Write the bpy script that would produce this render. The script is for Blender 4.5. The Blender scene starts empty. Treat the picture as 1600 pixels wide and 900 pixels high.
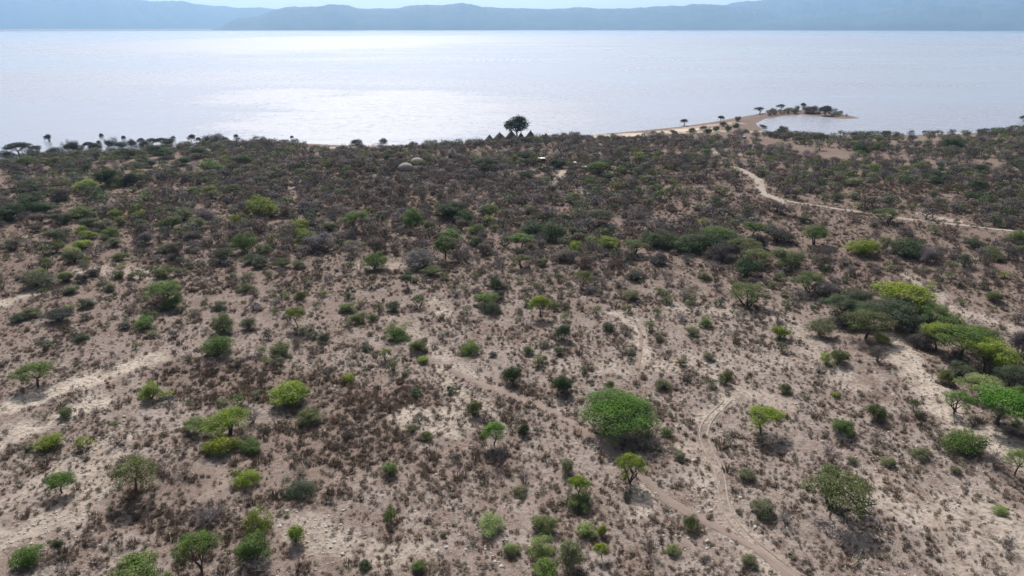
import bpy, math, random
import numpy as np
from mathutils import Vector

S = bpy.context.scene
COL = S.collection
RAD = math.radians

# ------------------------------------------------------------------ camera, sky, sun, exposure
CAM_Z = 55.0
PITCH = 21.0
WATER = -5.0
F = 24.0 / 36.0 * 1600.0            # focal length in photo pixels
cam_d = bpy.data.cameras.new('camera'); cam_d.lens = 24.0; cam_d.sensor_width = 36.0
cam_d.clip_start = 0.5; cam_d.clip_end = 90000.0
cam = bpy.data.objects.new('camera', cam_d); COL.objects.link(cam)
cam.location = (0, 0, CAM_Z); cam.rotation_euler = (RAD(90 - PITCH), 0, 0)
S.camera = cam

SUN_EL, SUN_AZ = 46.0, -12.0        # azimuth measured from +Y towards +X
sd = Vector((math.sin(RAD(SUN_AZ)) * math.cos(RAD(SUN_EL)), math.cos(RAD(SUN_AZ)) * math.cos(RAD(SUN_EL)), math.sin(RAD(SUN_EL))))
sl = bpy.data.lights.new('sun', 'SUN'); sl.energy = 4.2; sl.angle = RAD(1.2); sl.color = (1.0, 0.95, 0.88)
sun = bpy.data.objects.new('sun', sl); COL.objects.link(sun)
sun.rotation_euler = (-sd).to_track_quat('-Z', 'Y').to_euler(); sun.location = (0, 0, 200)

W = bpy.data.worlds.new('World'); S.world = W; W.use_nodes = True
nt = W.node_tree; nt.nodes.clear()
def N(t, typ, **kw):
    n = t.nodes.new(typ)
    for k, v in kw.items(): setattr(n, k, v)
    return n
sky = N(nt, 'ShaderNodeTexSky', sky_type='NISHITA'); sky.sun_disc = False
sky.sun_elevation = RAD(SUN_EL); sky.sun_rotation = RAD(SUN_AZ); sky.altitude = 1200; sky.dust_density = 2.0
tc = N(nt, 'ShaderNodeTexCoord')
mp = N(nt, 'ShaderNodeMapping'); mp.inputs['Scale'].default_value = (1, 1, 3.2)
no = N(nt, 'ShaderNodeTexNoise'); no.inputs['Scale'].default_value = 2.3; no.inputs['Detail'].default_value = 7; no.inputs['Roughness'].default_value = .58
rp = N(nt, 'ShaderNodeMapRange'); rp.inputs['From Min'].default_value = .40; rp.inputs['From Max'].default_value = .62
rp.inputs['To Min'].default_value = .72; rp.inputs['To Max'].default_value = 1.0
vm = N(nt, 'ShaderNodeVectorMath', operation='DOT_PRODUCT'); vm.inputs[1].default_value = sd
pw = N(nt, 'ShaderNodeMath', operation='POWER'); pw.inputs[1].default_value = 11
mx0 = N(nt, 'ShaderNodeMath', operation='MAXIMUM'); mx0.inputs[1].default_value = 0
ma = N(nt, 'ShaderNodeMath', operation='MULTIPLY_ADD'); ma.inputs[1].default_value = 30.0; ma.inputs[2].default_value = .9
sx = N(nt, 'ShaderNodeSeparateXYZ'); el = N(nt, 'ShaderNodeMapRange'); el.interpolation_type = 'SMOOTHSTEP'
el.inputs['From Min'].default_value = .02; el.inputs['From Max'].default_value = .42; el.inputs['To Min'].default_value = 7.6; el.inputs['To Max'].default_value = 0.0
ad = N(nt, 'ShaderNodeMath', operation='ADD')
p4 = N(nt, 'ShaderNodeMath', operation='POWER'); p4.inputs[1].default_value = 5
g4 = N(nt, 'ShaderNodeMath', operation='MULTIPLY_ADD'); g4.inputs[1].default_value = 3.2; g4.inputs[2].default_value = .68
mu4 = N(nt, 'ShaderNodeMath', operation='MULTIPLY')
cc = N(nt, 'ShaderNodeVectorMath', operation='SCALE'); cc.inputs[0].default_value = (1.0, 0.98, 1.0)
mix = N(nt, 'ShaderNodeMix', data_type='RGBA')
bg = N(nt, 'ShaderNodeBackground'); bg.inputs['Strength'].default_value = 0.11
wo = N(nt, 'ShaderNodeOutputWorld')
L = nt.links.new
L(tc.outputs['Generated'], mp.inputs['Vector']); L(mp.outputs[0], no.inputs['Vector']); L(no.outputs['Fac'], rp.inputs['Value'])
L(tc.outputs['Generated'], vm.inputs[0]); L(vm.outputs['Value'], mx0.inputs[0]); L(mx0.outputs[0], pw.inputs[0]); L(pw.outputs[0], ma.inputs[0])
L(tc.outputs['Generated'], sx.inputs[0]); L(sx.outputs['Z'], el.inputs['Value']); L(ma.outputs[0], ad.inputs[0]); L(mx0.outputs[0], p4.inputs[0]); L(p4.outputs[0], g4.inputs[0]); L(g4.outputs[0], mu4.inputs[0]); L(el.outputs[0], mu4.inputs[1]); L(mu4.outputs[0], ad.inputs[1]); L(ad.outputs[0], cc.inputs['Scale']); L(rp.outputs[0], mix.inputs['Factor']); L(sky.outputs[0], mix.inputs['A']); L(cc.outputs[0], mix.inputs['B'])
L(mix.outputs['Result'], bg.inputs['Color']); L(bg.outputs[0], wo.inputs['Surface'])

S.view_settings.view_transform = 'Standard'; S.view_settings.look = 'None'
S.view_settings.exposure = 0.25; S.view_settings.gamma = 1.0
S.cycles.volume_bounces = 1

# ------------------------------------------------------------------ helpers
rng = np.random.default_rng(7)
random.seed(7)
CP, SP_ = math.cos(RAD(PITCH)), math.sin(RAD(PITCH))

def smooth(t):
    t = np.clip(t, 0, 1); return t * t * (3 - 2 * t)

def ray(x, y):
    u = (x - 800.0) / F; v = (450.0 - y) / F
    return u, CP + v * SP_, -SP_ + v * CP           # camera right, forward and up combined

def on_plane(x, y, z):
    dx, dy, dz = ray(x, y); t = (z - CAM_Z) / dz
    return dx * t, dy * t

# the near shore, given where the water meets the land (photo pixels turned into points on the water plane)
shore_px = [(-900, 330), (-500, 290), (-250, 268), (-80, 262), (0, 255), (40, 247), (110, 241), (200, 235), (300, 229), (370, 221), (460, 223),
            (540, 227), (620, 227), (700, 226), (770, 223), (840, 216), (900, 213), (940, 209), (1000, 204), (1060, 198), (1110, 191),
            (1160, 182), (1200, 175), (1232, 171), (1265, 172), (1300, 176), (1325, 180), (1346, 185), (1320, 186), (1290, 183.5),
            (1255, 179.5), (1228, 181), (1196, 186), (1182, 193), (1192, 203), (1225, 210), (1300, 212), (1400, 211), (1500, 209), (1570, 203),
            (1640, 196), (1800, 190), (2200, 178), (3200, 165)]
SH = np.array([on_plane(a, b, WATER) for a, b in shore_px])
POLY = np.vstack([SH, [[4500, 100], [4500, -6000], [-4500, -6000], [-4500, 120]]])

def seg_dist(px, py, pts):
    best = np.full(px.shape, 1e18)
    for (ax, ay), (bx, by) in zip(pts[:-1], pts[1:]):
        vx, vy = bx - ax, by - ay; l2 = vx * vx + vy * vy + 1e-9
        t = np.clip(((px - ax) * vx + (py - ay) * vy) / l2, 0, 1)
        d = (px - ax - t * vx) ** 2 + (py - ay - t * vy) ** 2
        best = np.minimum(best, d)
    return np.sqrt(best)

def inside(px, py):
    r = np.zeros(px.shape, bool); n = len(POLY); j = n - 1
    for i in range(n):
        xi, yi = POLY[i]; xj, yj = POLY[j]
        if yi != yj:
            c = ((yi > py) != (yj > py)) & (px < (xj - xi) * (py - yi) / (yj - yi) + xi)
            r ^= c
        j = i
    return r

def fine(px, py):
    return (0.9 * np.sin(px / 47 + 1.3) * np.cos(py / 61 + .4) + .7 * np.sin(px / 23 + py / 31 + 2) * .6
            + .12 * np.sin(px / 5.3 + 1.7 * np.sin(py / 7.1)) + .1 * np.sin(py / 4.1 + px / 9.7)
            + .05 * np.sin(px / 1.9 + 3 * np.sin(py / 3.3)))

def gh(px, py):
    px = np.asarray(px, float); py = np.asarray(py, float)
    shp = px.shape; px = np.atleast_1d(px); py = np.atleast_1d(py)
    d = seg_dist(px, py, SH)
    ins = inside(px, py)
    up = smooth(d / 60.0)
    near = np.clip(1.4 - np.hypot(px, py) / 260, 0, 1)
    h_in = WATER + 5.2 * up + fine(px, py) * up * .9 + near * (.22 * (vnoise(px, py, 2.7, 51) - .5) + .13 * (vnoise(px, py, 1.2, 52) - .5)) + np.clip(d / 6, 0, 1) * .12
    h_out = WATER - .05 - np.minimum(d * .045, 7)
    far = np.hypot(px, py)
    h = np.where(ins, h_in, h_out)
    h = np.where(far > FAR_SHORE, WATER + .5 + (far - FAR_SHORE) * .0003, h)
    return h.reshape(shp)

FAR_SHORE = on_plane(800, 47.6, WATER)[1]

def P(x, y, water=False):
    """ground point seen at a photo pixel"""
    dx, dy, dz = ray(x, y)
    t = -CAM_Z / dz
    for _ in range(30):
        z = float(gh(dx * t, dy * t))
        if water or z < WATER: z = WATER
        t2 = (z - CAM_Z) / dz
        if abs(t2 - t) < .01: break
        t = t * .4 + t2 * .6
    X, Y = dx * t, dy * t
    return X, Y, float(gh(X, Y))

def depth(X, Y, Z): return Y * CP - (Z - CAM_Z) * SP_
def px_of(X, Y, Z=0.0):
    d = depth(X, Y, Z); up = (Y * SP_ + (Z - CAM_Z) * CP)
    return 800 + F * X / d, 450 - F * up / d

def mesh_np(name, V, faces, mats=(), attrs=None, smooth_=False, mat_idx=None):
    """faces: (n,k) int array, or a list of such arrays"""
    if not isinstance(faces, (list, tuple)): faces = [faces]
    faces = [np.asarray(f, np.int32) for f in faces if len(f)]
    me = bpy.data.meshes.new(name)
    V = np.asarray(V, np.float32); me.vertices.add(len(V)); me.vertices.foreach_set('co', V.ravel())
    loops = np.concatenate([f.ravel() for f in faces]); tot = np.concatenate([np.full(len(f), f.shape[1], np.int32) for f in faces])
    start = np.concatenate([[0], np.cumsum(tot)[:-1]]).astype(np.int32)
    me.loops.add(len(loops)); me.loops.foreach_set('vertex_index', loops)
    me.polygons.add(len(tot)); me.polygons.foreach_set('loop_start', start); me.polygons.foreach_set('loop_total', tot)
    if mat_idx is not None: me.polygons.foreach_set('material_index', np.asarray(mat_idx, np.int32))
    for m in mats: me.materials.append(m)
    if attrs:
        for k, (typ, data) in attrs.items():
            a = me.attributes.new(k, typ, 'POINT')
            a.data.foreach_set({'FLOAT_COLOR': 'color', 'FLOAT_VECTOR': 'vector'}.get(typ, 'value'), np.asarray(data).ravel())
    me.update(calc_edges=True); me.validate()
    if smooth_: me.polygons.foreach_set('use_smooth', np.ones(len(tot), bool))
    return me

def link(o, label=None, cat=None, group=None, kind=None, parent=None):
    COL.objects.link(o)
    if parent is not None: o.parent = parent
    if label: o['label'] = label
    if cat: o['category'] = cat
    if group: o['group'] = group
    if kind: o['kind'] = kind
    return o

# ------------------------------------------------------------------ materials
def new_mat(name):
    m = bpy.data.materials.new(name); m.use_nodes = True; t = m.node_tree; t.nodes.clear()
    return m, t, N(t, 'ShaderNodeOutputMaterial')

def leaf_mat(name, instancer=False, trans=.24):
    m, t, out = new_mat(name); l = t.links.new
    if instancer:
        src = N(t, 'ShaderNodeAttribute', attribute_type='INSTANCER', attribute_name='tint')
    else:
        src = N(t, 'ShaderNodeObjectInfo')
    geo = N(t, 'ShaderNodeNewGeometry'); tcn = N(t, 'ShaderNodeTexCoord')
    nz = N(t, 'ShaderNodeTexNoise'); nz.inputs['Scale'].default_value = 5.5; nz.inputs['Detail'].default_value = 2
    l(tcn.outputs['Object'], nz.inputs['Vector'])
    r1 = N(t, 'ShaderNodeMapRange'); r1.inputs['To Min'].default_value = .62; r1.inputs['To Max'].default_value = 1.42
    l(geo.outputs['Random Per Island'], r1.inputs['Value'])
    r2 = N(t, 'ShaderNodeMapRange'); r2.inputs['From Min'].default_value = .3; r2.inputs['From Max'].default_value = .7
    r2.inputs['To Min'].default_value = .65; r2.inputs['To Max'].default_value = 1.35
    l(nz.outputs['Fac'], r2.inputs['Value'])
    mu = N(t, 'ShaderNodeMath', operation='MULTIPLY'); l(r1.outputs[0], mu.inputs[0]); l(r2.outputs[0], mu.inputs[1])
    sc = N(t, 'ShaderNodeVectorMath', operation='SCALE'); l(src.outputs['Color'], sc.inputs[0]); l(mu.outputs[0], sc.inputs['Scale'])
    hs = N(t, 'ShaderNodeHueSaturation'); l(sc.outputs[0], hs.inputs['Color'])
    r3 = N(t, 'ShaderNodeMapRange'); r3.inputs['To Min'].default_value = .53; r3.inputs['To Max'].default_value = .475
    l(nz.outputs['Fac'], r3.inputs['Value']); l(r3.outputs[0], hs.inputs['Hue'])
    n5 = N(t, 'ShaderNodeTexNoise'); n5.inputs['Scale'].default_value = 2.6; n5.inputs['Detail'].default_value = 3; l(tcn.outputs['Object'], n5.inputs['Vector'])
    r5 = N(t, 'ShaderNodeMapRange'); r5.inputs['From Min'].default_value = .45; r5.inputs['From Max'].default_value = .68; r5.inputs['To Max'].default_value = .55; l(n5.outputs['Fac'], r5.inputs['Value'])
    bw = N(t, 'ShaderNodeRGBToBW'); l(hs.outputs[0], bw.inputs[0]); du = N(t, 'ShaderNodeVectorMath', operation='SCALE'); du.inputs[0].default_value = (1.05, .98, .62); l(bw.outputs[0], du.inputs['Scale'])
    mxd = N(t, 'ShaderNodeMix', data_type='RGBA'); l(r5.outputs[0], mxd.inputs['Factor']); l(hs.outputs[0], mxd.inputs['A']); l(du.outputs[0], mxd.inputs['B'])
    d = N(t, 'ShaderNodeBsdfPrincipled'); d.inputs['Roughness'].default_value = .75; d.inputs['Specular IOR Level'].default_value = .2
    tr = N(t, 'ShaderNodeBsdfTranslucent'); ms = N(t, 'ShaderNodeMixShader'); ms.inputs[0].default_value = trans
    l(mxd.outputs['Result'], d.inputs['Base Color']); l(mxd.outputs['Result'], tr.inputs['Color'])
    l(d.outputs[0], ms.inputs[1]); l(tr.outputs[0], ms.inputs[2]); l(ms.outputs[0], out.inputs['Surface'])
    return m

def flat_mat(name, c, rough=.9, var=.35, scale=6.0, spec=.2, bump=0):
    m, t, out = new_mat(name); l = t.links.new
    tcn = N(t, 'ShaderNodeTexCoord'); nz = N(t, 'ShaderNodeTexNoise'); nz.inputs['Scale'].default_value = scale; nz.inputs['Detail'].default_value = 5
    l(tcn.outputs['Object'], nz.inputs['Vector'])
    cr = N(t, 'ShaderNodeValToRGB'); cr.color_ramp.elements[0].position = .3; cr.color_ramp.elements[1].position = .7
    cr.color_ramp.elements[0].color = [v * (1 - var) for v in c] + [1]; cr.color_ramp.elements[1].color = [v * (1 + var) for v in c] + [1]
    l(nz.outputs['Fac'], cr.inputs[0])
    d = N(t, 'ShaderNodeBsdfPrincipled'); d.inputs['Roughness'].default_value = rough; d.inputs['Specular IOR Level'].default_value = spec
    l(cr.outputs[0], d.inputs['Base Color'])
    if bump:
        b = N(t, 'ShaderNodeBump'); b.inputs['Strength'].default_value = bump; l(nz.outputs['Fac'], b.inputs['Height']); l(b.outputs[0], d.inputs['Normal'])
    l(d.outputs[0], out.inputs['Surface'])
    return m

M_leaf = leaf_mat('leaf'); M_leaf_i = leaf_mat('leaf_scattered', True)
M_twig = leaf_mat('twig', trans=.05); M_twig_i = leaf_mat('twig_scattered', True, trans=.05)
M_bark = flat_mat('bark', (.085, .068, .06), scale=9)
M_thatch = flat_mat('thatch', (.10, .085, .075), scale=3, var=.5, bump=.6)
M_thatch_pale = flat_mat('thatch_weathered', (.30, .28, .26), scale=4, var=.45, bump=.6)
M_mud = flat_mat('mud_wall', (.16, .12, .10), scale=2)
M_white = flat_mat('pale_sheet_metal', (.75, .76, .76), rough=.5, var=.08)
M_blue = flat_mat('blue_plastic', (.35, .42, .62), rough=.5, var=.1)
M_dark = flat_mat('dark_opening', (.02, .018, .016), var=.1)
M_stone = flat_mat('pale_stone', (.45, .41, .37), var=.35, scale=3)
M_hill = flat_mat('wooded_hillside', (.045, .06, .06), var=.45, scale=.004)

def ground_mat():
    m, t, out = new_mat('savanna_soil'); l = t.links.new
    at = N(t, 'ShaderNodeAttribute', attribute_name='mask')
    sep = N(t, 'ShaderNodeSeparateColor'); l(at.outputs['Color'], sep.inputs[0])
    g = N(t, 'ShaderNodeNewGeometry')
    def noise(sc, det=5, rough=.6):
        n = N(t, 'ShaderNodeTexNoise'); n.inputs['Scale'].default_value = sc; n.inputs['Detail'].default_value = det; n.inputs['Roughness'].default_value = rough
        l(g.outputs['Position'], n.inputs['Vector']); return n
    def rng_(src, a, b, c=0, d=1):
        r = N(t, 'ShaderNodeMapRange'); r.inputs['From Min'].default_value = a; r.inputs['From Max'].default_value = b
        r.inputs['To Min'].default_value = c; r.inputs['To Max'].default_value = d; l(src, r.inputs['Value']); return r.outputs[0]
    def mixc(f, a, b):
        x = N(t, 'ShaderNodeMix', data_type='RGBA')
        if isinstance(f, float): x.inputs['Factor'].default_value = f
        else: l(f, x.inputs['Factor'])
        for k, v in (('A', a), ('B', b)):
            if isinstance(v, tuple): x.inputs[k].default_value = v + (1,)
            else: l(v, x.inputs[k])
        return x.outputs['Result']
    big = noise(.035, 5); mid = noise(.25, 6, .65); sm = noise(1.6, 6, .7); tiny = noise(7, 3, .6)
    base = mixc(rng_(big.outputs['Fac'], .40, .60), (.178, .122, .098), (.265, .208, .18))
    base = mixc(rng_(mid.outputs['Fac'], .40, .62), base, (.31, .262, .235))
    # browner ground with dead grass and painted far-band shade, from the mask
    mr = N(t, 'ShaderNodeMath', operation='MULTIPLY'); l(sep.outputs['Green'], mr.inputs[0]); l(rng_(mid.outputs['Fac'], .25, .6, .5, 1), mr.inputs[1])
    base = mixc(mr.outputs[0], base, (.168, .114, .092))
    # bare pale soil
    mb = N(t, 'ShaderNodeMath', operation='MULTIPLY'); l(sep.outputs['Red'], mb.inputs[0]); l(rng_(mid.outputs['Fac'], .3, .55, .45, 1), mb.inputs[1])
    base = mixc(mb.outputs[0], base, (.49, .42, .352))
    # sand
    base = mixc(sep.outputs['Blue'], base, (.52, .43, .345))
    # small speckle of stones, dung and litter
    dk = rng_(sm.outputs['Fac'], .47, .62, 0, .8)
    inv = N(t, 'ShaderNodeMath', operation='SUBTRACT'); inv.inputs[0].default_value = 1; l(sep.outputs['Blue'], inv.inputs[1])
    dm = N(t, 'ShaderNodeMath', operation='MULTIPLY'); l(dk, dm.inputs[0]); l(inv.outputs[0], dm.inputs[1])
    base = mixc(dm.outputs[0], base, (.115, .085, .072))
    pl = rng_(tiny.outputs['Fac'], .54, .66, 0, .6)
    base = mixc(pl, base, (.44, .385, .345))
    d = N(t, 'ShaderNodeBsdfPrincipled'); d.inputs['Roughness'].default_value = .95; d.inputs['Specular IOR Level'].default_value = .1
    l(base, d.inputs['Base Color'])
    b = N(t, 'ShaderNodeBump'); b.inputs['Strength'].default_value = .7; b.inputs['Distance'].default_value = .35; l(sm.outputs['Fac'], b.inputs['Height']); l(b.outputs[0], d.inputs['Normal'])
    l(d.outputs[0], out.inputs['Surface'])
    return m
M_ground = ground_mat()

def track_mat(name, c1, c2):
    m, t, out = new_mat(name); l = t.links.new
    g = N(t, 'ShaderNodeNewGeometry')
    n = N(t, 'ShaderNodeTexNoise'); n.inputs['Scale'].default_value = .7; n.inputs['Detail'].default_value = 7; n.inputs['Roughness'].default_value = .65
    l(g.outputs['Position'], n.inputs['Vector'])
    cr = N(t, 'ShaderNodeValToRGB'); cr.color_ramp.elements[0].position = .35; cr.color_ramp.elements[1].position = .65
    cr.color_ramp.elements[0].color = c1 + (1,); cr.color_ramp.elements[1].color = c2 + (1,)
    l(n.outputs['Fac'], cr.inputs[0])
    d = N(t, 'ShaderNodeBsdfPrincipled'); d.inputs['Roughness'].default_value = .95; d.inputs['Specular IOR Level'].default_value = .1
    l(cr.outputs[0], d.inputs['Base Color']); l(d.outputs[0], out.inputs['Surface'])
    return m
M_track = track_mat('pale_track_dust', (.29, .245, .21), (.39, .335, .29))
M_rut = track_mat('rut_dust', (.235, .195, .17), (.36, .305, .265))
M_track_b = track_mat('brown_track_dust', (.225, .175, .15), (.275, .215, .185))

def water_mat():
    m, t, out = new_mat('lake_water'); l = t.links.new
    g = N(t, 'ShaderNodeNewGeometry')
    def math_(op, a, b=None):
        n = N(t, 'ShaderNodeMath', operation=op)
        for k, v in enumerate((a, b)):
            if v is None: continue
            if isinstance(v, (int, float)): n.inputs[k].default_value = v
            else: l(v, n.inputs[k])
        return n.outputs[0]
    def noise(sc, det, rough=.6, rot=6):
        mpn = N(t, 'ShaderNodeMapping'); mpn.inputs['Scale'].default_value = (sc[0], sc[1], 1); mpn.inputs['Rotation'].default_value = (0, 0, RAD(rot)); l(g.outputs['Position'], mpn.inputs['Vector'])
        n = N(t, 'ShaderNodeTexNoise'); n.inputs['Scale'].default_value = 1.0; n.inputs['Detail'].default_value = det; n.inputs['Roughness'].default_value = rough
        l(mpn.outputs[0], n.inputs['Vector']); return n.outputs['Fac']
    n1 = noise((.0011, .0030), 6); n3 = noise((.006, .022), 6, .65, -8)
    sp = N(t, 'ShaderNodeSeparateXYZ'); l(g.outputs['Position'], sp.inputs[0])
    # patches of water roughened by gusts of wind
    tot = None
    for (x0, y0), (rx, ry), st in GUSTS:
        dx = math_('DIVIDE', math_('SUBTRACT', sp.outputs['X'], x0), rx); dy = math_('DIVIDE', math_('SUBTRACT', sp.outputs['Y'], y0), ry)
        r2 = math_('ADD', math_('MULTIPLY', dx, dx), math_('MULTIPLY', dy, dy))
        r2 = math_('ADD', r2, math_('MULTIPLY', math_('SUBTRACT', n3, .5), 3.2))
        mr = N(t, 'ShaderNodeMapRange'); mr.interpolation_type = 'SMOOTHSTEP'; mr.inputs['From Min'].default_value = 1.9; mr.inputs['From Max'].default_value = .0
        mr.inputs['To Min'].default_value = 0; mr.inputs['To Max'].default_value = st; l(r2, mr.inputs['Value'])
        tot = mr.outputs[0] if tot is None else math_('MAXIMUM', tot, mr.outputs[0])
    r = N(t, 'ShaderNodeMapRange'); r.inputs['From Min'].default_value = .44; r.inputs['From Max'].default_value = .62
    r.inputs['To Min'].default_value = 0; r.inputs['To Max'].default_value = .42; l(n1, r.inputs['Value'])
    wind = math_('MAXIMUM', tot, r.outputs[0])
    n6 = noise((.16, .10), 3, .7, 12)
    grain = N(t, 'ShaderNodeMapRange'); grain.inputs['From Min'].default_value = .38; grain.inputs['From Max'].default_value = .62; grain.inputs['To Min'].default_value = .35; grain.inputs['To Max'].default_value = 1.25; l(n6, grain.inputs['Value'])
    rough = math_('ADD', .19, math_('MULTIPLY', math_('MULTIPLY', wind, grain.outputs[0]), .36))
    n2 = noise((.30, .45), 6, .72, 20); n4 = noise((.035, .06), 4, .6, -15)
    hsum = math_('ADD', n2, math_('MULTIPLY', n4, 3.0))
    b = N(t, 'ShaderNodeBump'); b.inputs['Distance'].default_value = .6; l(hsum, b.inputs['Height'])
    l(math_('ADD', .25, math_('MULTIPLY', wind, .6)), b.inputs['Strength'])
    d = N(t, 'ShaderNodeBsdfPrincipled'); d.inputs['Base Color'].default_value = (.30, .315, .375, 1)
    d.inputs['IOR'].default_value = 1.36; d.inputs['Specular IOR Level'].default_value = .5
    l(rough, d.inputs['Roughness']); l(b.outputs[0], d.inputs['Normal']); l(d.outputs[0], out.inputs['Surface'])
    return m
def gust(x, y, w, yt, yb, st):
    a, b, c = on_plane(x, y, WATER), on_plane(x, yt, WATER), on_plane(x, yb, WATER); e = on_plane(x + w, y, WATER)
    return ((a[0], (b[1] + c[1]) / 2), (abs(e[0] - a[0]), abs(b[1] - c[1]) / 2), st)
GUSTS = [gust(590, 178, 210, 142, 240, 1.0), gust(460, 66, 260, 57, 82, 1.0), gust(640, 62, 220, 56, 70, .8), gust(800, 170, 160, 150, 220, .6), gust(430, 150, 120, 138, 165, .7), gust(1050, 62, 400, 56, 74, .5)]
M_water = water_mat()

# ------------------------------------------------------------------ terrain
# strips of soil, each a polyline in photo pixels turned into ground points: (points, half width in px, strength)
pale = [([(-60, 665), (60, 622), (130, 597), (230, 560)], 26, 1.), ([(-40, 715), (60, 662), (150, 628)], 26, .9), ([(0, 475), (70, 450)], 16, .9), ([(20, 840), (110, 800), (180, 690)], 40, .6), ([(1420, 800), (1560, 790), (1600, 880)], 40, .6), ([(470, 835), (620, 870)], 24, .5), ([(620, 500), (700, 560)], 16, .5), ([(1050, 480), (1230, 500), (1330, 600)], 22, .45),
        ([(0, 790), (130, 720)], 26, .5), ([(150, 423), (240, 428)], 8, .6), ([(560, 415), (640, 418)], 5, .5),
        ([(640, 650), (700, 664), (745, 648)], 20, .75), ([(690, 575), (730, 640)], 14, .6), ([(670, 470), (700, 495)], 14, .6),
        ([(960, 488), (1000, 512), (1005, 570)], 13, .9), ([(880, 575), (1000, 572), (1230, 565)], 14, .45),
        ([(1385, 530), (1430, 580), (1480, 640), (1560, 695), (1640, 740)], 31, 1.), ([(1425, 430), (1480, 482), (1620, 525)], 18, .55),
        ([(1000, 765), (1005, 800)], 20, .9), ([(1150, 612), (1100, 655)], 14, .7), ([(1080, 700), (1120, 800), (1180, 850)], 26, .5),
        ([(430, 262), (470, 275), (445, 320)], 8, .5), ([(790, 268), (815, 267)], 2.5, 1.), ([(850, 258), (880, 268), (860, 290)], 6, 1.),
        ([(890, 300), (940, 296)], 4, .6), ([(1115, 235), (1150, 238)], 5, .7), ([(1150, 262), (1185, 280), (1192, 302), (1225, 316)], 7, 1.),
        ([(1440, 334), (1500, 346)], 9, .9), ([(1120, 590), (1230, 640)], 22, .4), ([(480, 815), (560, 850)], 18, .5), ([(1350, 760), (1520, 860)], 55, .45), ([(560, 880), (660, 860)], 22, .35),
        ([(700, 560), (760, 605)], 12, .5), ([(180, 880), (400, 720)], 12, .2), ([(1180, 870), (1260, 930)], 30, .6), ([(60, 365), (0, 380)], 6, .4)]
brown = [([(300, 585), (600, 625)], 34, .9), ([(430, 700), (560, 690)], 45, .8), ([(230, 745), (330, 850)], 42, .7), ([(420, 760), (480, 770)], 30, .7),
         ([(560, 720), (780, 730)], 26, .45), ([(180, 340), (420, 330)], 16, .5), ([(640, 320), (800, 345)], 12, .6), ([(920, 300), (1100, 340)], 16, .5),
         ([(250, 430), (330, 470)], 22, .5), ([(1350, 310), (1500, 290)], 10, .5), ([(0, 540), (140, 520)], 22, .5), ([(860, 480), (1010, 470)], 9, .6),
         ([(420, 890), (520, 880)], 22, .6), ([(830, 600), (780, 740)], 20, .4), ([(1130, 400), (1250, 430)], 15, .5), ([(500, 270), (780, 260)], 30, .6),
         ([(400, 440), (640, 440)], 15, .3), ([(1300, 420), (1360, 440)], 14, .6)]
sand = [([(925, 215), (1000, 210), (1075, 203)], 6, 1.), ([(1075, 200), (1150, 192)], 2.2, .5), ([(470, 232), (560, 229), (640, 226)], 2.6, .7), ([(360, 224), (352, 222)], 2.5, .8),
        ([(1060, 208), (1130, 205)], 1.5, .9), ([(1160, 206), (1215, 204)], 1.6, .9)]

def strips(lst, X, Y):
    out = np.zeros(X.shape)
    for pts, hw, st in lst:
        w = np.array([P(a, b)[:2] for a, b in pts])
        if len(w) < 2: w = np.vstack([w, w + .1])
        dd = depth(w[:, 0].mean(), w[:, 1].mean(), 0); m = hw * dd / F
        # pixel half width is vertical in the photo for flat strips: stretch by the grazing angle
        el = math.atan2(CAM_Z, math.hypot(*w.mean(0))); vert = abs(w[-1, 0] - w[0, 0]) > abs(w[-1, 1] - w[0, 1])
        if vert: m = m / max(math.sin(el), .15)
        bx0, bx1 = w[:, 0].min() - 2 * m, w[:, 0].max() + 2 * m; by0, by1 = w[:, 1].min() - 2 * m, w[:, 1].max() + 2 * m
        k = (X > bx0) & (X < bx1) & (Y > by0) & (Y < by1)
        if not k.any(): continue
        xx, yy = X[k], Y[k]
        wob = 1 + .35 * np.sin(xx / (m * .9) + 2) * np.cos(yy / (m * .7)) + .2 * np.sin(xx / (m * .25) + yy / (m * .31))
        d = seg_dist(xx, yy, w) / (m * wob)
        out[k] = np.maximum(out[k], st * (1 - smooth((d - .5) / .8)))
    return out

def vnoise(X, Y, s, seed=0):
    """cheap value noise"""
    x = X / s + seed * 17.3; y = Y / s - seed * 9.1
    xi = np.floor(x).astype(np.int64); yi = np.floor(y).astype(np.int64); fx = smooth(x - xi); fy = smooth(y - yi)
    def h(a, b):
        n = (a * 374761393 + b * 668265263 + seed * 1442695) & 0x7fffffff
        n = ((n ^ (n >> 13)) * 1274126177) & 0x7fffffff
        return ((n ^ (n >> 16)) & 0xffff) / 65535.0
    return (h(xi, yi) * (1 - fx) + h(xi + 1, yi) * fx) * (1 - fy) + (h(xi, yi + 1) * (1 - fx) + h(xi + 1, yi + 1) * fx) * fy

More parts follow.
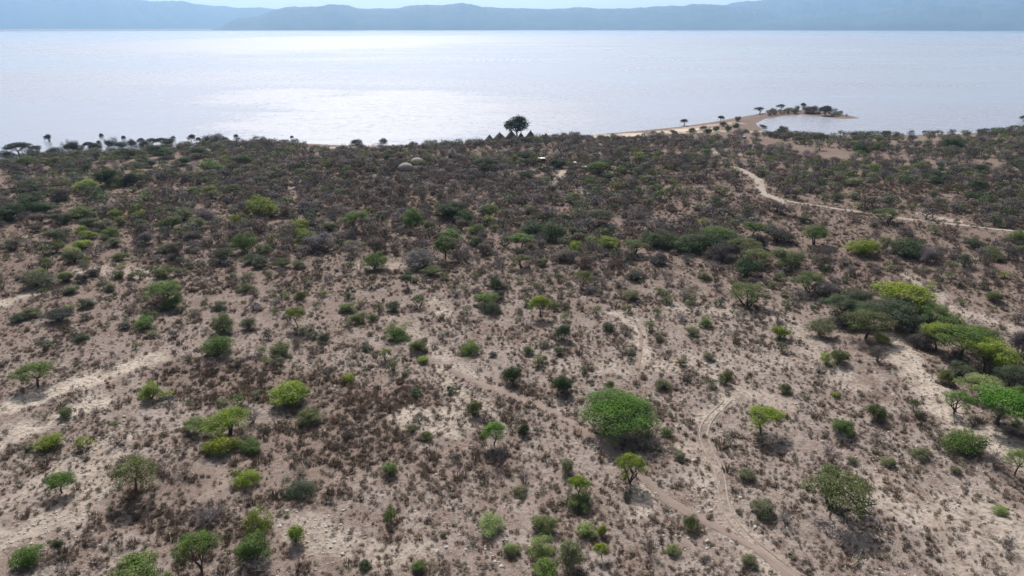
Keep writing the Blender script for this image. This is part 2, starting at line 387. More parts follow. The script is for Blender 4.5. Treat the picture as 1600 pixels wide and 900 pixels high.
def build_ground():
    a_f = np.linspace(-52, 52, 561); a_c = np.linspace(52, 308, 110)[1:-1]
    ang = np.radians(np.concatenate([a_f, a_c]))
    r = np.concatenate([np.linspace(2, 44, 14), np.geomspace(46, 650, 440), np.geomspace(670, 23500, 56)])
    A, R = np.meshgrid(ang, r); X = R * np.sin(A); Y = R * np.cos(A)
    Z = gh(X, Y)
    mask = np.zeros(X.shape + (4,)); mask[..., 3] = 1
    k = R < 700
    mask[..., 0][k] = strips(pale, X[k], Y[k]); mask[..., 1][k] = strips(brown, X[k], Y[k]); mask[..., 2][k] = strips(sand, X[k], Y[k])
    far = smooth((R - 105) / 90) * (R < 700)                       # far soil browner: dead litter plus the band's cloud shade, painted in
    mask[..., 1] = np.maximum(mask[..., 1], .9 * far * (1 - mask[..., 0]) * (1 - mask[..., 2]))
    nr, na = X.shape
    i = np.arange(nr - 1)[:, None] * na; j = np.arange(na)[None, :]; j2 = (j + 1) % na
    q = np.stack([i + j, i + na + j, i + na + j2, i + j2], -1).reshape(-1, 4)
    V = np.stack([X, Y, Z], -1).reshape(-1, 3)
    V = np.vstack([V, [[0, 0, float(gh(0., 0.))]]]); mask = np.vstack([mask.reshape(-1, 4), [[0, 0, 0, 1]]])
    c = len(V) - 1; tri = np.stack([np.full(na, c), np.arange(na), (np.arange(na) + 1) % na], -1)
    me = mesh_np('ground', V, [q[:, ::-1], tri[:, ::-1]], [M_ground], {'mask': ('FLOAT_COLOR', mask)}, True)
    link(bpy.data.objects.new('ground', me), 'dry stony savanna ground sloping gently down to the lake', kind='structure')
build_ground()

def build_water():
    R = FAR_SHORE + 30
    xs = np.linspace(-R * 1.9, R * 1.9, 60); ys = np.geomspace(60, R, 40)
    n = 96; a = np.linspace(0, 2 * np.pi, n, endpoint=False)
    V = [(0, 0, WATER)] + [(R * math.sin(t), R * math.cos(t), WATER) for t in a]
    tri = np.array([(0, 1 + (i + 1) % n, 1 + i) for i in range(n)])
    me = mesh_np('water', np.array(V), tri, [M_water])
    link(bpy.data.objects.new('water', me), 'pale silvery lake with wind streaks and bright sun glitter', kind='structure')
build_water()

def build_hills(sky_px, dist, width, label, seed, rough=.10):
    """a range of hills whose skyline passes through the given bearings and elevations"""
    pts = []
    for x, y in sky_px:
        dx, dy, dz = ray(x, y); hz = math.hypot(dx, dy)
        pts.append((math.degrees(math.atan2(dx, dy)), CAM_Z + dz / hz * dist))
    pts = np.array(pts); az = np.linspace(pts[0, 0], pts[-1, 0], int((pts[-1, 0] - pts[0, 0]) * 16) + 2)
    H = np.interp(az, pts[:, 0], pts[:, 1])
    T = np.linspace(0, 1, 26)
    V = []
    r = np.random.default_rng(seed)
    ph = r.uniform(0, 6, 8)
    for t in T:
        prof = math.sin(math.pi * min(t / 1.0, 1)) ** .8 if t <= .5 else math.sin(math.pi * t)
        D = dist + (t - .5) * width
        wob = sum(np.sin(az * k_ + ph[i] + t * 5 * (1 + i)) / (i + 1.5) for i, k_ in enumerate((1.1, 2.3, 4.1, 7.7, 13.)))
        crest = sum(np.sin(az * k_ + ph[i]) / (i + 2) for i, k_ in enumerate((5., 11., 21., 37.)))
        z = WATER - 6 + (H - WATER + 6) * prof * (1 + rough * wob * math.sin(math.pi * t) * abs(t - .5) * 3) + crest * 6 * prof
        x = D * np.sin(np.radians(az)); y = D * np.cos(np.radians(az))
        z = z + (26 * vnoise(x, y, 420, 3) + 16 * vnoise(x, y, 170, 4) - 21) * prof * (t != T[len(T) // 2])
        V.append(np.stack([x, y, z], -1))
    V = np.array(V); n0, n1 = V.shape[:2]
    i = np.arange(n0 - 1)[:, None] * n1; j = np.arange(n1 - 1)[None, :]
    q = np.stack([i + j, i + j + 1, i + n1 + j + 1, i + n1 + j], -1).reshape(-1, 4)
    me = mesh_np('hills', V.reshape(-1, 3), q, [M_hill], smooth_=True)
    link(bpy.data.objects.new('hills', me), label, kind='structure')
build_hills([(320, 49), (345, 44), (358, 34), (372, 28), (400, 26), (420, 18), (445, 11), (500, 10), (520, 6), (545, 8), (562, 14), (620, 14.5), (635, 10), (652, 7),
             (690, 9), (722, 4), (752, 10), (800, 13), (860, 15), (905, 12), (930, 14), (1000, 13), (1022, 11), (1070, 9), (1082, 6), (1096, 6), (1130, 9),
             (1180, 14), (1260, 30), (1330, 49)], 12900, 3400, 'blue hazy hills with two low summits across the lake', 1)
build_hills([(-900, -30), (-400, -26), (0, -16), (150, -8), (225, 1), (282, 3), (335, 9), (372, 12), (410, 12), (470, 20), (560, 38), (640, 44)], 19500, 5000,
            'palest far hills rising out of the frame at the left', 2)
build_hills([(930, 46), (1030, 20), (1100, 9), (1130, 8), (1152, 4), (1176, 2), (1196, -1), (1300, -14), (1450, -26), (1700, -30), (2100, -34), (2600, -20)], 15800, 4200,
            'pale blue hills rising above the frame at the right', 3)
build_hills([(1120, 48), (1190, 28), (1280, 21), (1370, 17), (1400, 11), (1450, 9), (1600, 6), (1850, 4), (2400, 14)], 12300, 2300,
            'darker blue front ridge along the far shore at the right', 4)

# ------------------------------------------------------------------ tracks
def track(name, pts, hw_px, mat, label, lift=.07, seed=0):
    w = np.array([P(a, b)[:2] for a, b in pts])
    seg = np.hypot(*np.diff(w, axis=0).T); s = np.concatenate([[0], np.cumsum(seg)])
    n = max(int(s[-1] / 1.2), 8); u = np.linspace(0, s[-1], n)
    for _ in range(1):
        cx = np.interp(u, s, w[:, 0]); cy = np.interp(u, s, w[:, 1])
    k = max(3, int(n / len(pts) / 1.6)); ker = np.ones(k) / k
    def sm(a): return np.convolve(np.pad(a, (k, k), 'edge'), ker, 'same')[k:-k]
    cx, cy = sm(sm(cx)), sm(sm(cy))
    tx, ty = np.gradient(cx), np.gradient(cy); ln = np.hypot(tx, ty) + 1e-9; nx, ny = -ty / ln, tx / ln
    hwp = np.interp(u, s, hw_px if len(hw_px) == len(pts) else [hw_px[0]] * len(pts))
    hw = hwp * depth(cx, cy, 0) / F
    rr = np.random.default_rng(seed); e1 = np.convolve(rr.uniform(.25, 1.75, n + 4), np.ones(3) / 3, 'same')[:n]; e2 = np.convolve(rr.uniform(.25, 1.75, n + 4), np.ones(3) / 3, 'same')[:n]
    rows = []
    for f in (-1, -.5, 0, .5, 1):
        e = e1 if f < 0 else e2
        x = cx + nx * hw * f * e; y = cy + ny * hw * f * e
        rows.append(np.stack([x, y, gh(x, y) + lift * (1 if abs(f) < .9 else .35)], -1))
    V = np.array(rows).transpose(1, 0, 2); a = np.arange(n - 1)[:, None] * 5; b = np.arange(4)[None, :]
    q = np.stack([a + b, a + b + 1, a + b + 6, a + b + 5], -1).reshape(-1, 4)
    me = mesh_np(name, V.reshape(-1, 3), q, [mat], smooth_=True)
    link(bpy.data.objects.new(name, me), label, kind='structure')
    return np.stack([cx, cy], -1), float(hw.mean())
TR = []
TR.append(track('dirt_track', [(1150, 262), (1172, 270), (1186, 284), (1188, 300), (1212, 313), (1280, 322), (1350, 333), (1420, 343), (1500, 352), (1590, 362), (1700, 372)],
                [2.5, 4, 6, 7, 5, 3.5, 3.5, 6, 6, 5, 5], M_track, 'pale winding dirt track across the scrub at the right', .12, 1))
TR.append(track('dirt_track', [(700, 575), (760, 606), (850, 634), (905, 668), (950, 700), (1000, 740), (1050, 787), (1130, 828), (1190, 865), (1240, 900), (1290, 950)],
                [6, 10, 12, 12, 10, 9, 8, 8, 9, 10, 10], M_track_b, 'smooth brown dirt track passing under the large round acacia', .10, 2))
def offs(pts, dx): return [(a + dx, b) for a, b in pts]
rut = [(1140, 622), (1122, 640), (1102, 660), (1096, 680), (1108, 708), (1124, 735), (1128, 765), (1134, 800), (1152, 826), (1186, 856), (1236, 893), (1290, 935)]
TR.append(track('wheel_rut', offs(rut, -6), [1.3], M_rut, 'left pale wheel rut curving down right of the large acacia', .10, 3))
TR.append(track('wheel_rut', offs(rut, 7), [1.3], M_rut, 'right pale wheel rut curving down right of the large acacia', .10, 4))
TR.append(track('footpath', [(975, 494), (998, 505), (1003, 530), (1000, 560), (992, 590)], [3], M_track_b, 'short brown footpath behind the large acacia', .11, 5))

# ------------------------------------------------------------------ plant meshes (unit size: 1 wide, 1 high)
def quads(c, nrm, size, asp, r):
    n = len(c); a = r.normal(size=(n, 3)); nrm = nrm / (np.linalg.norm(nrm, axis=1, keepdims=True) + 1e-9)
    u = np.cross(nrm, a); u /= (np.linalg.norm(u, axis=1, keepdims=True) + 1e-9); v = np.cross(nrm, u)
    s = (size * r.uniform(.6, 1.4, n))[:, None]
    V = np.stack([c - u * s, c - v * s * asp, c + u * s, c + v * s * asp], 1).reshape(-1, 3)
    return V, np.arange(4 * n).reshape(-1, 4)

def lobes_leaves(lobes, n, size, asp, r, flat=0., up=.3, shell=.5):
    """leaves spread through a set of ellipsoid clumps (cx,cy,cz,rx,rz)"""
    lob = np.array(lobes); w = lob[:, 3] ** 2; w = w / w.sum()
    k = r.choice(len(lob), n, p=w); d = r.normal(size=(n, 3)); d /= np.linalg.norm(d, axis=1, keepdims=True)
    d[:, 2] = np.where((d[:, 2] < 0) & (r.random(n) < .45), -d[:, 2], d[:, 2])
    rad = (shell + (1 - shell) * r.random(n)) ** .6
    rad *= 1 + .10 * r.normal(size=n) + (r.random(n) < .14) * r.exponential(.22, n)
    R = np.stack([lob[k, 3], lob[k, 3], lob[k, 4]], -1)
    c = lob[k, :3] + d * R * rad[:, None]
    c[:, 2] = np.abs(c[:, 2]) + .01
    nrm = d * (1 - flat) + np.array([0, 0, 1.]) * (flat + up) + r.normal(size=(n, 3)) * .55
    return quads(c, nrm, size, asp, r)

def tube(p0, p1, r0, r1, bend, r, nseg=3, ns=5):
    p0, p1 = np.array(p0, float), np.array(p1, float); L_ = np.linalg.norm(p1 - p0)
    off = r.normal(size=3) * bend * L_; off[2] *= .4
    V = []; prev = None
    for i in range(nseg + 1):
        t = i / nseg; c = p0 * (1 - t) + p1 * t + off * math.sin(math.pi * t)
        d = (p1 - p0) / (L_ + 1e-9); a = np.cross(d, [0.3, .9, .2]); a /= np.linalg.norm(a); b = np.cross(d, a)
        rr = r0 + (r1 - r0) * t
        for k in range(ns):
            th = 2 * math.pi * k / ns; V.append(c + (a * math.cos(th) + b * math.sin(th)) * rr)
    Fc = [(i * ns + k, i * ns + (k + 1) % ns, (i + 1) * ns + (k + 1) % ns, (i + 1) * ns + k) for i in range(nseg) for k in range(ns)]
    return np.array(V), np.array(Fc)

class Acc:
    def __init__(s): s.V = []; s.F = []; s.n = 0
    def add(s, vf):
        V, Fc = vf; s.V.append(V); s.F.append(Fc + s.n); s.n += len(V)
    def norm(s, *others):
        V = np.vstack(s.V); q = np.percentile(np.hypot(V[:, 0], V[:, 1]), 96) * 2; h = np.percentile(V[:, 2], 98.5)
        for acc in (s,) + others:
            for v in acc.V: v[:, :2] /= q; v[:, 2] /= h
        return s
    def mesh(s, name, mats): return mesh_np(name, np.vstack(s.V), [np.vstack(s.F)], mats)

def make_acacia(seed, n, pads=15, spread=.36, leaf=.017, stems=1, low=.24):
    r = np.random.default_rng(seed); lob = []
    for i in range(pads):
        a = i * 2.4 + r.uniform(-.4, .4); q = spread * math.sqrt((i + .5) / pads) * r.uniform(.85, 1.12)
        z = .82 - 1.75 * q * q + r.uniform(-.05, .04)
        lob.append((q * math.cos(a), q * math.sin(a), z, r.uniform(.13, .20), r.uniform(.09, .15)))
    cr = Acc(); cr.add(lobes_leaves(lob, int(n * 1.25), leaf * 1.15, .6, r, flat=.35, up=.45, shell=.35))
    # loose sprays below and beside the pads
    lob2 = [(x * 1.12 + r.uniform(-.04, .04), y * 1.12 + r.uniform(-.04, .04), z - r.uniform(.06, low), q * .85, p * .9) for x, y, z, q, p in lob]
    cr.add(lobes_leaves(lob2, int(n * .42), leaf, .5, r, flat=.2, up=.3, shell=.1))
    tr = Acc(); trunks = []
    for s in range(stems):
        bx, by = (0, 0) if stems == 1 else (r.uniform(-.05, .05), r.uniform(-.05, .05))
        fx, fy = bx + r.uniform(-.05, .05) * (1 + stems), by + r.uniform(-.05, .05) * (1 + stems); fz = r.uniform(.24, .36)
        tr.add(tube((bx, by, -.06), (fx, fy, fz), .030, .021, .06, r, 3, 6)); trunks.append((fx, fy, fz))
    mids = []
    for i in range(5 if stems == 1 else 3 * stems):
        f = trunks[i % stems]; a = i * 2 * math.pi / 5 + r.uniform(-.4, .4); q = r.uniform(.12, .24)
        m = (f[0] + q * math.cos(a), f[1] + q * math.sin(a), r.uniform(.5, .6)); mids.append(m)
        tr.add(tube(f, m, .018, .010, .1, r, 3, 5))
    for x, y, z, q, p in lob:
        m = min(mids, key=lambda t: (t[0] - x) ** 2 + (t[1] - y) ** 2)
        tr.add(tube(m, (x, y, z - p * .2), .009, .003, .1, r, 2, 4))
        for k in range(2):
            tr.add(tube((m[0] * .4 + x * .6, m[1] * .4 + y * .6, m[2] * .4 + z * .6), (x + r.uniform(-q, q), y + r.uniform(-q, q), z), .005, .002, .1, r, 2, 3))
    cr.norm(tr); return cr.mesh('crown', [M_leaf]), tr.mesh('trunk', [M_bark])

def make_round(seed, n):
    r = np.random.default_rng(seed); lob = []
    for i in range(20):
        d = r.normal(size=3); d /= np.linalg.norm(d); d[2] = abs(d[2]) * 1.0 - .25
        lob.append((d[0] * .32, d[1] * .32, .58 + d[2] * .34, r.uniform(.15, .22), r.uniform(.13, .18)))
    cr = Acc(); lob.append((0, 0, .58, .30, .30)); cr.add(lobes_leaves(lob, n, .022, .7, r, up=.35, shell=.3));
    tr = Acc(); tr.add(tube((0, 0, -.06), (.01, .0, .34), .036, .026, .05, r, 3, 6))
    for i in range(7):
        a = i * .9; tr.add(tube((.01, 0, .3), (.24 * math.cos(a), .24 * math.sin(a), r.uniform(.5, .7)), .018, .005, .1, r, 3, 4))
    cr.norm(tr); return cr.mesh('crown', [M_leaf]), tr.mesh('trunk', [M_bark])

def bush_lobes(r, k=11, spread=.30, low=.30):
    lob = [(r.uniform(-.08, .08), r.uniform(-.08, .08), .38, .26, .36)]
    for i in range(k):
        a = i * 2.4 + r.uniform(-.5, .5); q = spread * math.sqrt((i + .7) / k) * r.uniform(.8, 1.15)
        lob.append((q * math.cos(a), q * math.sin(a), r.uniform(low, .68) - q * .45, r.uniform(.09, .21), r.uniform(.14, .30)))
    return lob

def make_bush(seed, n, leaf=.02, inst=False, joined=True, **kw):
    """dense bush that reaches the ground; returns foliage and stems"""
    r = np.random.default_rng(seed); lob = bush_lobes(r, **kw)
    A_ = Acc(); A_.add(lobes_leaves(lob, n, leaf, .55, r, up=.35, shell=.35))
    st = Acc()
    for i in range(7):
        a = i * 2.4; q = r.uniform(.12, .36)
        st.add(tube((r.uniform(-.04, .04), r.uniform(-.04, .04), -.05), (q * math.cos(a), q * math.sin(a), r.uniform(.35, .75)), .014, .004, .1, r, 2, 3))
    A_.norm(st)
    if joined:
        V = np.vstack(A_.V + st.V); off = sum(len(v) for v in A_.V)
        Fc = np.vstack(A_.F + [f + off for f in st.F]); nf = sum(len(f) for f in A_.F)
        mi = np.zeros(len(Fc), int); mi[nf:] = 1
        return mesh_np('bush', V, Fc, [M_leaf_i if inst else M_leaf, M_bark], mat_idx=mi)
    return A_.mesh('foliage', [M_leaf]), st.mesh('stems', [M_bark])

def make_bare(seed, mains=9, sub=9, ter=5, thick=.006, mat=None, dome=.5, inst=False, fuzz=0):
    r = np.random.default_rng(seed); P0, P1, R0 = [], [], []
    tubes = Acc()
    for i in range(mains):
        a = i * 2.4 + r.uniform(-.3, .3); t = .15 + .85 * math.sqrt((i + .5) / mains); e = np.array([.40 * t * math.cos(a), .40 * t * math.sin(a), .92 - .42 * t * t + r.uniform(-.06, .04)])
        b = np.array([r.uniform(-.03, .03), r.uniform(-.03, .03), -.04]); tubes.add(tube(b, e, thick * 2.4, thick * .8, .08, r, 3, 3))
        for s in range(sub):
            q = r.uniform(.3, 1); c = b + (e - b) * q; d = r.normal(size=3); d[2] = abs(d[2]) * .8 + .2; d /= np.linalg.norm(d); l1 = r.uniform(.12, .26)
            e2 = c + d * l1; P0.append(c); P1.append(e2); R0.append(thick * .9)
            for s2 in range(ter):
                q2 = r.uniform(.2, 1); c2 = c + (e2 - c) * q2; d2 = d + r.normal(size=3) * .8; d2 /= np.linalg.norm(d2)
                P0.append(c2); P1.append(c2 + d2 * r.uniform(.06, .14)); R0.append(thick * .7)
    P0, P1, R0 = np.array(P0), np.array(P1), np.array(R0)
    side = np.cross(P1 - P0, r.normal(size=P0.shape)); side /= np.linalg.norm(side, axis=1, keepdims=True) + 1e-9
    V = np.stack([P0 - side * R0[:, None], P0 + side * R0[:, None], P1 + side * R0[:, None] * .3, P1 - side * R0[:, None] * .3], 1).reshape(-1, 3)
    tubes.add((V, np.arange(len(V)).reshape(-1, 4)))
    if fuzz:
        lob = bush_lobes(r); tubes.add(lobes_leaves(lob, fuzz, .011, .4, r, shell=.3))
    tubes.norm()
    return tubes.mesh('twigs', [M_twig_i if inst else M_twig])

AC = [make_acacia(11, 7000, leaf=.0115), make_acacia(12, 6000, 12, .38, .0115), make_acacia(13, 7000, 18, .36, .0115, stems=2), make_acacia(14, 5500, 10, .34, .0115, stems=1), make_acacia(15, 6000, 14, .39, .0115, stems=3),
      make_acacia(16, 5000, 9, .36, .0115, stems=2)]
AC_S = [make_acacia(17, 4300, 12, .39, .0115, stems=1, low=.16), make_acacia(18, 4000, 10, .38, .0115, stems=3, low=.18)]
AC_BIG = make_acacia(21, 17000, 30, .37, .0095, low=.42)
RD = [make_round(31, 5600), make_round(32, 4200)]
BU = [make_bush(40 + i, 4200, .019) for i in range(4)] + [make_bush(45, 3200, .02, k=7, spread=.30), make_bush(46, 4000, .019, k=14, spread=.38, low=.15), make_bush(47, 3000, .019, k=5, spread=.36, low=.15)]
BUP = [make_bush(50 + i, 8000, .0145, joined=False) for i in range(3)] + [make_bush(54, 7000, .0145, joined=False, k=6, spread=.36, low=.15), make_bush(55, 8000, .0145, joined=False, k=16, spread=.40, low=.12)]
BA = [make_bare(60 + i, fuzz=500) for i in range(4)]
BA_BIG = [make_bare(70 + i, 13, 13, 7, .0042, fuzz=250) for i in range(2)]

# ------------------------------------------------------------------ palette (base colours of the foliage)
PAL = {'Y': ((.19, .255, .018), 'yellow-green'), 'G': ((.098, .168, .028), 'bright green'), 'B': ((.082, .20, .018), 'vivid green'), 'D': ((.042, .075, .024), 'dark green'),
       'O': ((.11, .14, .04), 'olive green'), 'S': ((.15, .165, .085), 'sage green'), 'T': ((.072, .098, .05), 'dull green'), 'P': ((.20, .255, .085), 'pale green'),
       'K': ((.062, .064, .058), 'dark'), 'g': ((.14, .12, .128), 'grey'), 'b': ((.135, .10, .085), 'brown'), 'k': ((.085, .072, .07), 'dark grey-brown')}
KINDS = {'A': ('acacia_tree', 'tree', 'flat-topped acacia'), 'R': ('round_tree', 'tree', 'round-crowned tree'), 'B': ('leafy_bush', 'bush', 'leafy bush'),
         'L': ('leafless_shrub', 'shrub', 'leafless shrub')}
GROUPS = {'A': 'acacia trees of the savanna', 'R': 'round-crowned trees', 'B': 'leafy bushes dotted over the savanna', 'L': 'leafless shrubs dotted over the savanna'}
placed = []     # (x, y, radius)
auto = []       # things that still need a label
landmarks = []  # (short name, x, y)
counts = {k: 0 for k in KINDS}

def jitter(c, s=.16):
    k = 1 + random.uniform(-s, s); return tuple(max(0, v * k * (1 + random.uniform(-.08, .08))) for v in c)

def plant(X, Y, Z, w, h, kind, col, label=None, short=None, rot=None, detail=True, tint=None):
    rot = random.uniform(0, 6.28) if rot is None else rot
    c = jitter(PAL[col][0]) if tint is None else tint
    name, cat, _ = KINDS[kind]; counts[kind] += 1
    if kind in 'AR' or (kind == 'B' and detail and w > 3.2):
        root = bpy.data.objects.new(name, None); root.empty_display_size = .1
        if kind == 'A': pair = AC_BIG if label and label.startswith('largest') else (AC_S[random.randrange(2)] if col in 'OPg' or (col == 'G' and random.random() < .35) else AC[random.randrange(len(AC))]); parts = (('crown', pair[0], 1), ('trunk', pair[1], 0))
        elif kind == 'R': pair = RD[random.randrange(2)]; parts = (('crown', pair[0], 1), ('trunk', pair[1], 0))
        else: pair = BUP[random.randrange(5)]; parts = (('foliage', pair[0], 1), ('stems', pair[1], 0))
        link(root, label, cat, GROUPS[kind])
        for pn, me, tinted in parts:
            o = bpy.data.objects.new(pn, me); link(o, parent=root)
            if tinted: o.color = c + (1,)
    else:
        me = random.choice(BU) if kind == 'B' else random.choice(BA_BIG if w > 3.4 else BA)
        root = bpy.data.objects.new(name, me); root.color = c + (1,); link(root, label, cat, GROUPS[kind])
    root.location = (X, Y, Z); root.rotation_euler = (random.uniform(-.07, .07), random.uniform(-.07, .07), rot); root.scale = (w, w * random.uniform(.86, 1.0), h)
    placed.append((X, Y, w * .5))
    if short: landmarks.append((short, X, Y))
    if not label: auto.append((root, kind, col, w, X, Y))
    return root

def at_px(x, yb, w, h, kind, col, label=None, short=None, tint=None):
    """a plant whose foot shows at photo pixel (x, yb), w pixels wide and h pixels high"""
    water = yb < 235 and False
    X, Y, Z = P(x, yb)
    D = depth(X, Y, Z); wm = w * (1.1 if kind in 'BL' else 1.0) * D / F; dep = math.atan2(CAM_Z - Z, math.hypot(X, Y))
    if kind in 'BL':                       # foliage hides the foot: move the centre back
        Y += wm * .36; X += wm * .36 * X / max(Y, 1); Z = float(gh(X, Y))
    hm = wm * .6 if not h else (h * D / F - wm * (.30 if kind in 'AR' else .55) * math.sin(dep)) / math.cos(dep)
    lo, hi = {'A': (.48, 1.1), 'R': (.7, 1.3), 'B': (.42, 1.1), 'L': (.5, 1.2)}[kind]
    hm = min(max(hm, lo * wm), hi * wm)
    if Z < WATER: hm += (WATER - Z) * 1.2
    return plant(X, Y, Z, wm, hm, kind, col, label, short, tint=tint)

